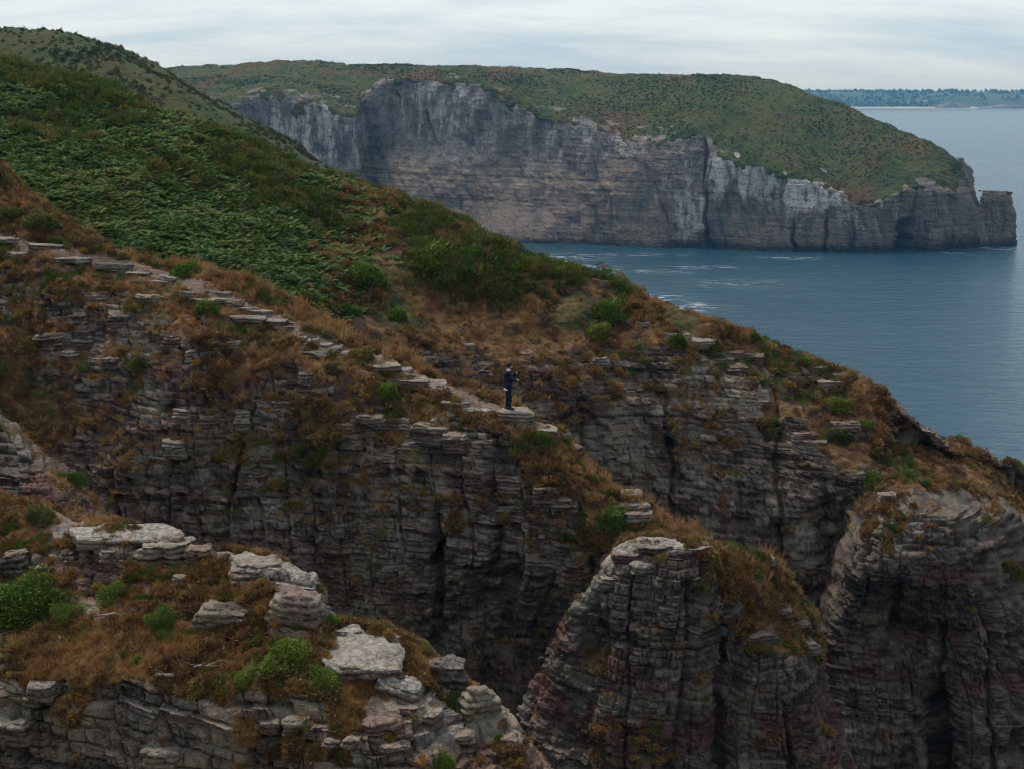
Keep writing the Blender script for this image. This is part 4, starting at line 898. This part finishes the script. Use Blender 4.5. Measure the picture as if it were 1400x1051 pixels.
# angular blocks standing out of the spur and ridge outcrops
BL = [(505,568,46,24),(545,572,44,26),(590,580,50,28),(625,590,46,26),(470,575,34,20),(660,600,40,26),(560,600,36,24),(135,400,40,26),(100,430,34,22),(160,430,34,24),(75,455,36,22),(180,455,30,20),(120,465,38,22),(235,460,24,18),(300,466,22,18),(320,468,20,18),(262,478,20,16),(400,520,24,18),(420,510,26,22),(205,405,40,22),(60,460,26,18),(95,480,30,20),(150,490,26,18),(250,560,26,20),(285,565,30,24),(330,560,26,24),(240,600,34,24),(350,640,24,20),(425,530,30,24),(385,545,28,20),(700,650,40,22),(745,665,40,24),(690,690,36,22),(650,640,30,22),(770,680,36,22)]
for i, (x, y, w, h) in enumerate(BL):
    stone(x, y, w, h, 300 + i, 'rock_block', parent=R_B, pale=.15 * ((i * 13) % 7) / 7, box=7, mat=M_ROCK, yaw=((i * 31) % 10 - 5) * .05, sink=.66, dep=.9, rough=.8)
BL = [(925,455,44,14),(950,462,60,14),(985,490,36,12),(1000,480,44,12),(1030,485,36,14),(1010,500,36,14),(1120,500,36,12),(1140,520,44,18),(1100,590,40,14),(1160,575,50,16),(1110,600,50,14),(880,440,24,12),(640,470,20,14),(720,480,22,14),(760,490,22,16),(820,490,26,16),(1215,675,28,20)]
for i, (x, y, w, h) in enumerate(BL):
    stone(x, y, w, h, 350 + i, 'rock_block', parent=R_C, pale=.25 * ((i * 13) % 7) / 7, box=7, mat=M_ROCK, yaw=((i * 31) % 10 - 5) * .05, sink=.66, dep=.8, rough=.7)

def core_tris(r, h):
    T = []; nu, nv = 14, 5
    pt = lambda u, v: (r * math.cos(6.283 * u / nu) * math.cos(1.571 * v / nv), r * math.sin(6.283 * u / nu) * math.cos(1.571 * v / nv), h * math.sin(1.571 * v / nv) - .05 * h)
    for u in range(nu):
        for v in range(nv): T += [pt(u, v), pt(u+1, v), pt(u+1, v+1), pt(u, v), pt(u+1, v+1), pt(u, v+1)]
    return T
M_BUSHY = mat_leaf('yellow_cushion', (.30, (.085, .072, .016)), (.55, (.150, .110, .024)), (.75, (.20, .125, .03)), sc=1.2, hue=.4)
M_GORSEB = mat_leaf('bright_gorse', (.28, (.058, .108, .013)), (.5, (.120, .180, .022)), (.72, (.205, .220, .042)), sc=2.2, hue=.35)
BUSH = {}
for kind, m in (('green', M_GORSEB), ('olive', M_GORSED), ('yellow', M_BUSHY), ('silver', M_SILVER)):
    BUSH[kind] = [proto_mesh('foliage', core_tris(.24, .24) + dome_tris(3600, .46, .50, .042, .6, 80 + i), m) for i in range(3)]
    BUSH[kind + '_fine'] = [proto_mesh('foliage', core_tris(.24, .24) + dome_tris(9000, .46, .50, .022, .6, 90 + i), m) for i in range(2)] if kind != 'silver' else BUSH[kind]
def twig_mesh(seed):
    rg = random.Random(seed); V, Fs = [], []
    for q in range(7):
        a = rg.uniform(0, 6.28); p = Vector((0, 0, -.08)); d = Vector((math.cos(a) * .5, math.sin(a) * .5, .8)); r = .014
        for j in range(6):
            n0 = len(V); rr = r * (1 - j / 7)
            for e in range(4): V.append((p.x + rr * math.cos(e * 1.571), p.y + rr * math.sin(e * 1.571), p.z))
            if j: Fs += [(n0 - 4 + e, n0 - 4 + (e + 1) % 4, n0 + (e + 1) % 4, n0 + e) for e in range(4)]
            d = (d + Vector((rg.gauss(0, .3), rg.gauss(0, .3), rg.gauss(0, .15)))).normalized(); p = p + d * .07
    me = bpy.data.meshes.new('stem'); me.from_pydata(V, [], Fs); me.materials.append(M_WOOD); return me
TWIGS = [twig_mesh(i) for i in range(3)]
def bush(i, px, py, w, label, kind='green', flat=.62, group=None):
    w = w * (1.35 if i < 26 else 1.25)
    b = hit(px, py)
    if b is None: return
    s = w * (b - CAM).length / FPX
    root = bpy.data.objects.new('silver_shrub' if kind == 'silver' else 'gorse_bush', None); COL.objects.link(root); root.empty_display_size = .1
    root.location = b + Vector((0, .12 * s, -.10 * s)); root.scale = (s, s, s * flat); root.rotation_euler = (0, 0, (i * 1.7) % 6.28)
    tag(root, label, 'shrub' if kind == 'silver' else 'bush', group)
    bl = BUSH[kind + '_fine' if i < 26 else kind]; link('foliage', bl[i % len(bl)], root); link('stem', TWIGS[i % 3], root)
bushes = [
 (42,838,128,'biggest bright green cushion bush, at the left edge of the foreground','green'),
 (90,845,50,'smaller green bush touching the right side of the biggest cushion bush','green'),
 (160,818,58,'green cushion bush right of the biggest one, under the pale ledge','green'),
 (195,822,30,'little green bush between two cushion bushes under the pinkish boulder','green'),
 (224,852,56,'tall rounded green bush left of the broad low slab','green'),
 (232,872,40,'low green bush just in front of the tall rounded bush','green'),
 (318,798,34,'small green bush on the turf beside the pale low boulder','green'),
 (412,858,36,'dark green bush at the foot of the biggest boulder','green'),
 (352,880,36,'small round green bush below the broad low slab','green'),
 (436,882,34,'green bush between biggest boulder and smooth pale slab','green'),
 (392,918,105,'wide green bush left of the smooth pale slab','green'),
 (335,935,62,'low green bush at the left end of the wide bush','green'),
 (440,940,70,'spreading green bush in front of the smooth pale slab','green'),
 (452,850,26,'small green bush behind the biggest boulder','green'),
 (515,872,58,'yellow orange cushion above the smooth pale slab','yellow'),
 (575,893,44,'olive cushion on the falling crest right of the yellow one','olive'),
 (625,962,44,'dark olive bush on the rocks near the lowest grey knob','olive'),
 (682,1010,24,'round dark bush low on the right end of the foreground','green'),
 (710,1030,26,'rightmost small bush at the tail of the foreground ridge','green'),
 (602,1045,46,'green bush at the bottom edge below the broken slabs','green'),
 (50,712,54,'olive cushion left of the pale ledge on the foreground crest','olive'),
 (12,725,34,'small green bush at the left edge beneath the outcrop','green'),
 (28,748,26,'little green tuft below the olive cushion on the crest','green'),
 (120,865,34,'small green bush on bare twigs below the cushion bushes','green'),
 (190,905,26,'tiny green bush just above the bedded rock wall','green'),
 (95,660,46,'green bush on the grassy edge of the left outcrop','green'),
 (252,375,48,'green bush behind the path near the long grass','green'),
 (284,427,46,'green bush on the slope below the stone steps','green'),
 (318,450,26,'small green bush right of and below the one under the steps','green'),
 (490,495,56,'green mat of bush at the near side of the path','olive'),
 (455,508,30,'small olive bush left of the mat beside the path','olive'),
 (525,540,48,'rounded green bush below the slabs left of the walker','green'),
 (475,430,44,'green bush in the hollow behind the path','green'),
 (540,435,36,'green bush in the hollow straight above the path slabs','green'),
 (745,603,38,'dark green bush just below and right of the walker','green'),
 (716,612,24,'small green bush under the slab where the walker stands','green'),
 (835,716,66,'flat green bush above the gully left of the tower top','green'),
 (820,640,24,'small green bush on the spur between walker and tower','green'),
 (55,310,60,'dull green bush above the path at the left edge','olive'),
 (15,300,44,'olive bush at the left edge above the path','olive'),
 (190,500,44,'green patch of bush among the blocks below the path','olive'),
 (40,475,50,'olive bush on the slope at the left edge','olive'),
 (500,388,80,'large green bush at the right edge of the bracken','green'),
 (580,365,86,'large green bush on the ridge above the hollow','green'),
 (640,352,50,'green bush on the ridge crest right of the largest','green'),
 (836,434,64,'broad green bush on the ridge above the straw patch','green'),
 (815,458,44,'green bush at the top of the cliff below the broad one','green'),
 (925,470,40,'green bush among slabs on the ridge cliff top','green'),
 (965,478,44,'green bush beside the ledges on the ridge crest','olive'),
 (1032,466,30,'dark green bush on the skyline of the ridge before the sea','green'),
 (968,436,16,'tiny bush on the skyline left of the darker one','green'),
 (1100,497,26,'round bush on the skyline further down the ridge','green'),
 (1155,560,46,'green bush on the ledge below the falling skyline','green'),
 (1185,583,28,'small green bush at the right end of the upper ledge','green'),
 (1150,602,46,'olive bush on the lower ledge of the ridge','olive'),
 (1195,662,48,'green bush on the turf above the buttress','green'),
 (1267,664,22,'small green bush by the dark cleft right of the buttress top','green'),
 (1340,632,22,'yellowish cushion on the skyline at the right','yellow'),
 (1365,640,20,'last yellowish cushion on the skyline near the right edge','yellow'),
 (1030,790,30,'green bush on the grassy shoulder of the tower','olive'),
 (1385,785,50,'green mat on a ledge at the right edge','olive'),
 (1000,834,30,'upper silvery shrub on the edge of the tower grass','silver'),
 (990,862,32,'lower silvery shrub hanging in the tower cleft','silver'),
]
for i, b in enumerate(bushes): bush(i, *b)

def dead_branch(i, px, py, L, label):
    b = hit(px, py)
    if b is None: return
    rg = random.Random(i); V, Fs = [], []
    for q in range(5):
        p = Vector((rg.uniform(-.3, .3) * L, rg.uniform(-.1, .1), .03)); d = Vector((1, rg.gauss(0, .4), .2)).normalized() * (1 if q % 2 else -1); r = .014 - q * .0016
        for j in range(9):
            n0 = len(V); rr = r * (1 - j / 12); ax = d.normalized(); s1 = ax.orthogonal().normalized(); s2 = ax.cross(s1)
            for e in range(5):
                v = p + s1 * rr * math.cos(e * 1.2566) + s2 * rr * math.sin(e * 1.2566); V.append(v[:])
            if j: Fs += [(n0 - 5 + e, n0 - 5 + (e + 1) % 5, n0 + (e + 1) % 5, n0 + e) for e in range(5)]
            d = (d + Vector((rg.gauss(0, .25), rg.gauss(0, .25), rg.gauss(-.02, .12)))).normalized(); p = p + d * L / 14; p.z = max(p.z, -.05)
    me = bpy.data.meshes.new('dead_branch'); me.from_pydata(V, [], Fs); me.materials.append(M_WOODP)
    o = link('dead_branch', me); o.location = b + Vector((0, -.03, .06)); tag(o, label, 'branch')
M_WOODP = mat_plain('bleached_wood', (.30, .27, .24), .9, .3, 20)
dead_branch(1, 168, 843, .8, 'bleached dead branch left of the tall rounded bush')
dead_branch(2, 88, 872, .7, 'bleached dead branch under the biggest cushion bush')
dead_branch(3, 6, 868, .6, 'bleached dead branch at the left edge of the foreground')
dead_branch(4, 285, 912, .7, 'bleached dead branch above the bedded rock wall')

# small concrete shelter on the far plateau
def shelter():
    c = P(548, 92.6, 722); m = mat_plain('old_concrete', (.22, .21, .20), .9, .2, .8); mr = mat_plain('slate_roof', (.10, .10, .105), .8, .2, .8); mo = mat_plain('dark_opening', (.02, .02, .022), .8, .1)
    root = tag(bpy.data.objects.new('shelter', None), 'tiny grey shelter on the skyline of the far plateau', 'building'); COL.objects.link(root); root.location = c
    def bx(name, x0, x1, y0, y1, z0, z1, mt):
        bm = bmesh.new(); bmesh.ops.create_cube(bm, size=1); bmesh.ops.scale(bm, vec=(x1-x0, y1-y0, z1-z0), verts=bm.verts); bmesh.ops.translate(bm, vec=((x0+x1)/2, (y0+y1)/2, (z0+z1)/2), verts=bm.verts)
        bmesh.ops.bevel(bm, geom=bm.edges[:], offset=.05, segments=1, affect='EDGES')
        me = bpy.data.meshes.new(name); bm.to_mesh(me); bm.free(); me.materials.append(mt); return link(name, me, root)
    bx('wall', -2.6, 2.6, -1.6, 1.6, -1.5, 1.5, m); bx('roof', -2.9, 2.9, -1.9, 1.9, 1.502, 1.85, mr); bx('window', -1.2, -.2, -1.62, -1.5, .3, 1.0, mo); bx('door', .7, 1.5, -1.62, -1.5, -.8, 1.1, mo)
shelter()
HL = ['tiny pale house, left of two close together in the far woods', 'tiny pale house, right of two close together in the far woods', 'tiny pale house lowest in the far woods left of the islet', 'tiny pale house just above the lowest one in the far woods']
def house(x, y, w, k):
    z = float(np.interp(y, [4300, 4330, 4370, 4420, 4500, 4700], [1.5, 5, 18, 32, 42, 48]))
    root = tag(bpy.data.objects.new('house', None), HL[k], 'house', 'houses on the far coast'); COL.objects.link(root); root.location = (x, y, z)
    me = bpy.data.meshes.new('wall'); h = 5; d = 8
    me.from_pydata([(-w,-d/2,-3),(w,-d/2,-3),(w,d/2,-3),(-w,d/2,-3),(-w,-d/2,h),(w,-d/2,h),(w,d/2,h),(-w,d/2,h),(-w,0,h+4),(w,0,h+4)], [], [(0,1,5,4),(2,3,7,6),(1,2,6,9,5),(3,0,4,8,7)])
    me.materials.append(M_RENDER); link('wall', me, root)
    mr = bpy.data.meshes.new('roof'); e = .5
    mr.from_pydata([(-w-e,-d/2-e,h-.3),(w+e,-d/2-e,h-.3),(w+e,0,h+4.2),(-w-e,0,h+4.2),(w+e,d/2+e,h-.3),(-w-e,d/2+e,h-.3)], [], [(0,1,2,3),(3,2,4,5)])
    mr.materials.append(M_SLATE); link('roof', mr, root)
M_RENDER = mat_plain('white_render', (.5, .48, .45), .8, .1, .3); M_SLATE = mat_plain('roof_slate', (.12, .12, .13), .7, .2, .3)
for i, (px, py) in enumerate([(1222, 131), (1231, 133), (1254, 136), (1247, 132)]):
    y = 4345 + 12 * (i % 4); house((px - 700) / FPX * y, y, 4 + (i % 3), i)

# ------------------------------------------------------------------ the walker
def person():
    skin = mat_plain('skin', (.42, .24, .17), .55, .08, 30); navy = mat_plain('navy_jacket', (.010, .014, .026), .75, .25, 12); trou = mat_plain('dark_trousers', (.010, .016, .024), .85, .25, 14)
    shoe = mat_plain('dark_shoes', (.022, .022, .024), .6, .2, 20); hairm = mat_plain('black_hair', (.008, .008, .010), .5, .3, 60); white = mat_plain('white_shirt', (.72, .73, .76), .8, .06, 20); blk = mat_plain('black_plastic', (.012, .012, .014), .4, .2, 20); met = mat_plain('grey_metal', (.45, .46, .48), .35, .1, 20)
    bm = bmesh.new()
    def cap(a, b, ra, rb, sy=1.0):
        a, b = Vector(a), Vector(b); q = (b - a).to_track_quat('Z', 'Y').to_matrix().to_4x4(); L = (b - a).length
        bmesh.ops.create_cone(bm, cap_ends=True, segments=16, radius1=ra, radius2=rb, depth=L, matrix=Matrix.Translation((a + b) / 2) @ q)
        for p, r in ((a, ra), (b, rb)): bmesh.ops.create_uvsphere(bm, u_segments=16, v_segments=10, radius=r, matrix=Matrix.Translation(p) @ Matrix.Diagonal((1, sy, 1, 1)))
    def ball(p, rx, ry, rz): bmesh.ops.create_uvsphere(bm, u_segments=20, v_segments=14, radius=1, matrix=Matrix.Translation(p) @ Matrix.Diagonal((rx, ry, rz, 1)))
    for s, fx in ((-1, .03), (1, -.03)):
        cap((fx - .06, s * .095, .055), (fx + .15, s * .12, .042), .050, .040); cap((fx, s * .095, .09), (fx + .015, s * .10, .49), .062, .076); cap((fx + .015, s * .10, .49), (0, s * .095, .90), .078, .100)
    cap((0, -.07, .93), (0, .07, .93), .135, .135); cap((0, 0, .95), (.0, 0, 1.12), .150, .150, 1.1); cap((0, 0, 1.12), (-.01, 0, 1.32), .150, .145, 1.15)
    cap((-.01, -.15, 1.41), (-.01, .15, 1.41), .078, .078); cap((0, 0, 1.40), (.03, 0, 1.53), .064, .056)
    ball((.052, 0, 1.625), .092, .074, .116); ball((.085, 0, 1.575), .060, .050, .055); ball((.148, 0, 1.615), .016, .014, .022); ball((.03, .078, 1.615), .018, .012, .030); ball((.03, -.078, 1.615), .018, .012, .030)
    # near (right) arm: hand low on the grip; far (left) arm: hand at the camera
    cap((-.01, -.195, 1.40), (.10, -.245, 1.16), .066, .056); cap((.10, -.245, 1.16), (.30, -.085, 1.10), .054, .040)
    cap((-.01, .195, 1.40), (.14, .22, 1.19), .066, .056); cap((.14, .22, 1.19), (.295, .085, 1.31), .054, .040)
    def hand(w, up, sgn):
        w = Vector(w); ball(w + Vector((.035, -sgn * .02 * -1, 0)), .045, .022, .045)
        for k in range(4):
            z = (.036 - .024 * k) ; r = .0105 - .001 * (k == 3); ln = (.9, 1.0, .95, .78)[k]
            p0 = w + Vector((.055, sgn * .012, z)); p1 = p0 + Vector((.034 * ln, -sgn * .018, 0)); p2 = p1 + Vector((.006, -sgn * .036 * ln, -.003)); p3 = p2 + Vector((-.022 * ln, -sgn * .014, 0))
            cap(p0, p1, r, r * .95); cap(p1, p2, r * .95, r * .9); cap(p2, p3, r * .9, r * .8)
        cap(w + Vector((.015, -sgn * .02, .035)), w + Vector((.045, -sgn * .055, .055)), .013, .011); cap(w + Vector((.045, -sgn * .055, .055)), w + Vector((.068, -sgn * .06, .060)), .011, .009)
    hand((.305, -.07, 1.09), 0, -1); hand((.30, .07, 1.32), 0, 1)
    me = bpy.data.meshes.new('tmp'); bm.to_mesh(me); bm.free(); to = bpy.data.objects.new('tmp', me); COL.objects.link(to)
    rm = to.modifiers.new('r', 'REMESH'); rm.mode = 'VOXEL'; rm.voxel_size = .009; sm = to.modifiers.new('s', 'SMOOTH'); sm.factor = .35; sm.iterations = 3
    ev = to.evaluated_get(bpy.context.evaluated_depsgraph_get()); body = bpy.data.meshes.new_from_object(ev); body.name = 'person'
    bpy.data.objects.remove(to)
    n = len(body.vertices); co = np.zeros(n * 3, np.float32); body.vertices.foreach_get('co', co); co = co.reshape(-1, 3)
    cloth = (co[:, 2] < 1.47) & (co[:, 2] > .1) & (co[:, 0] < .29)
    nv = np.zeros(n * 3, np.float32); body.vertices.foreach_get('normal', nv); nv = nv.reshape(-1, 3)
    wr = fbm(co * np.array([1, 1, 2.2]), .16, 3, 300) * .016 + fbm(co, .06, 2, 301) * .005
    hem = (.016 * ((co[:, 2] > .80) & (co[:, 2] < 1.46)))
    co = co + nv * ((wr + hem) * cloth)[:, None]; body.vertices.foreach_set('co', co.ravel().astype(np.float32))
    for m in (skin, navy, trou, shoe): body.materials.append(m)
    c = np.zeros(len(body.polygons) * 3, np.float32); body.polygons.foreach_get('center', c); c = c.reshape(-1, 3)
    mi = np.where(c[:, 2] < .105, 3, np.where(c[:, 2] < .80, 2, np.where((c[:, 2] < 1.475), 1, 0)))
    mi = np.where((c[:, 0] > .293) & (c[:, 2] > 1.0) & (c[:, 2] < 1.45), 0, mi)
    body.polygons.foreach_set('material_index', mi.astype(np.int32)); body.polygons.foreach_set('use_smooth', np.ones(len(mi), bool)); body.update()
    pr = link('person', body); pr.location = (FEET[0], FEET[1], (top_of(STAND) or FEET[2]) - .005); pr.rotation_euler = (0, 0, math.radians(6))
    tag(pr, 'person in navy jacket and dark trousers filming from a slab on the path', 'person')
    def shell(name, fn, mt, nu=26, nv=14):
        V = [fn(u / nu, v / (nv - 1)) for v in range(nv) for u in range(nu)]
        Fs = [(v * nu + u, v * nu + (u + 1) % nu, (v + 1) * nu + (u + 1) % nu, (v + 1) * nu + u) for v in range(nv - 1) for u in range(nu)]
        m = bpy.data.meshes.new(name); m.from_pydata(V, [], Fs); m.materials.append(mt); m.polygons.foreach_set('use_smooth', np.ones(len(Fs), bool))
        o = link(name, m, pr); md = o.modifiers.new('t', 'SOLIDIFY'); md.thickness = .008; return o
    def hair(u, v):
        a = 6.283 * u; front = math.cos(a); lim = 1.15 + .75 * (1 - max(0, front)) if front > 0 else 1.9
        th = v * min(lim, 1.95); k = 1 + .05 * math.sin(9 * a) * math.sin(5 * th)
        return (.045 + .103 * math.sin(th) * front * k, .086 * math.sin(th) * math.sin(a) * k, 1.632 + .130 * math.cos(th) * k)
    shell('hair', hair, hairm)
    shell('shirt_collar', lambda u, v: (.018 + .012 * v + .070 * math.cos(6.283 * u), .070 * math.sin(6.283 * u), 1.455 + .05 * v - .02 * math.cos(6.283 * u)), white, 24, 4)
    shell('shirt_hem', lambda u, v: (-.005 + (.157 + .006 * v) * math.cos(math.pi * (.50 + 1.0 * abs(2 * u - 1))), (.178 + .006 * v) * math.sin(math.pi * (.62 + .76 * abs(2 * u - 1))) * 1.0, .80 - .055 * v), white, 24, 4)
    # hand-held camera on a grip
    def part(name, build, mt, parent):
        b = bmesh.new(); build(b); bmesh.ops.bevel(b, geom=[e for e in b.edges], offset=.004, segments=1, affect='EDGES')
        m = bpy.data.meshes.new(name); b.to_mesh(m); b.free(); m.materials.append(mt); return link(name, m, parent)
    cr = tag(bpy.data.objects.new('hand_camera', None), 'small camera on an upright grip held before the walker\'s face', 'camera'); COL.objects.link(cr)
    cr.location = pr.location; cr.rotation_euler = pr.rotation_euler
    cube = lambda c, s: (lambda b: bmesh.ops.create_cube(b, size=1, matrix=Matrix.Translation(c) @ Matrix.Diagonal((*s, 1))))
    cyl = lambda a, r, h, rot=(0, 0, 0): (lambda b: bmesh.ops.create_cone(b, cap_ends=True, segments=14, radius1=r, radius2=r * .92, depth=h, matrix=Matrix.Translation(a) @ Euler(rot).to_matrix().to_4x4()))
    part('camera_body', cube((.365, 0, 1.385), (.055, .13, .085)), blk, cr); part('lens', cyl((.425, 0, 1.385), .034, .07, (0, math.pi / 2, 0)), blk, cr)
    part('viewfinder', cube((.36, 0, 1.445), (.05, .05, .03)), blk, cr); part('screen', cube((.325, .0, 1.375), (.02, .10, .065)), met, cr)
    part('grip', cyl((.365, 0, 1.18), .018, .34), blk, cr); part('mount_plate', cube((.365, 0, 1.337), (.06, .07, .012)), met, cr)
person()
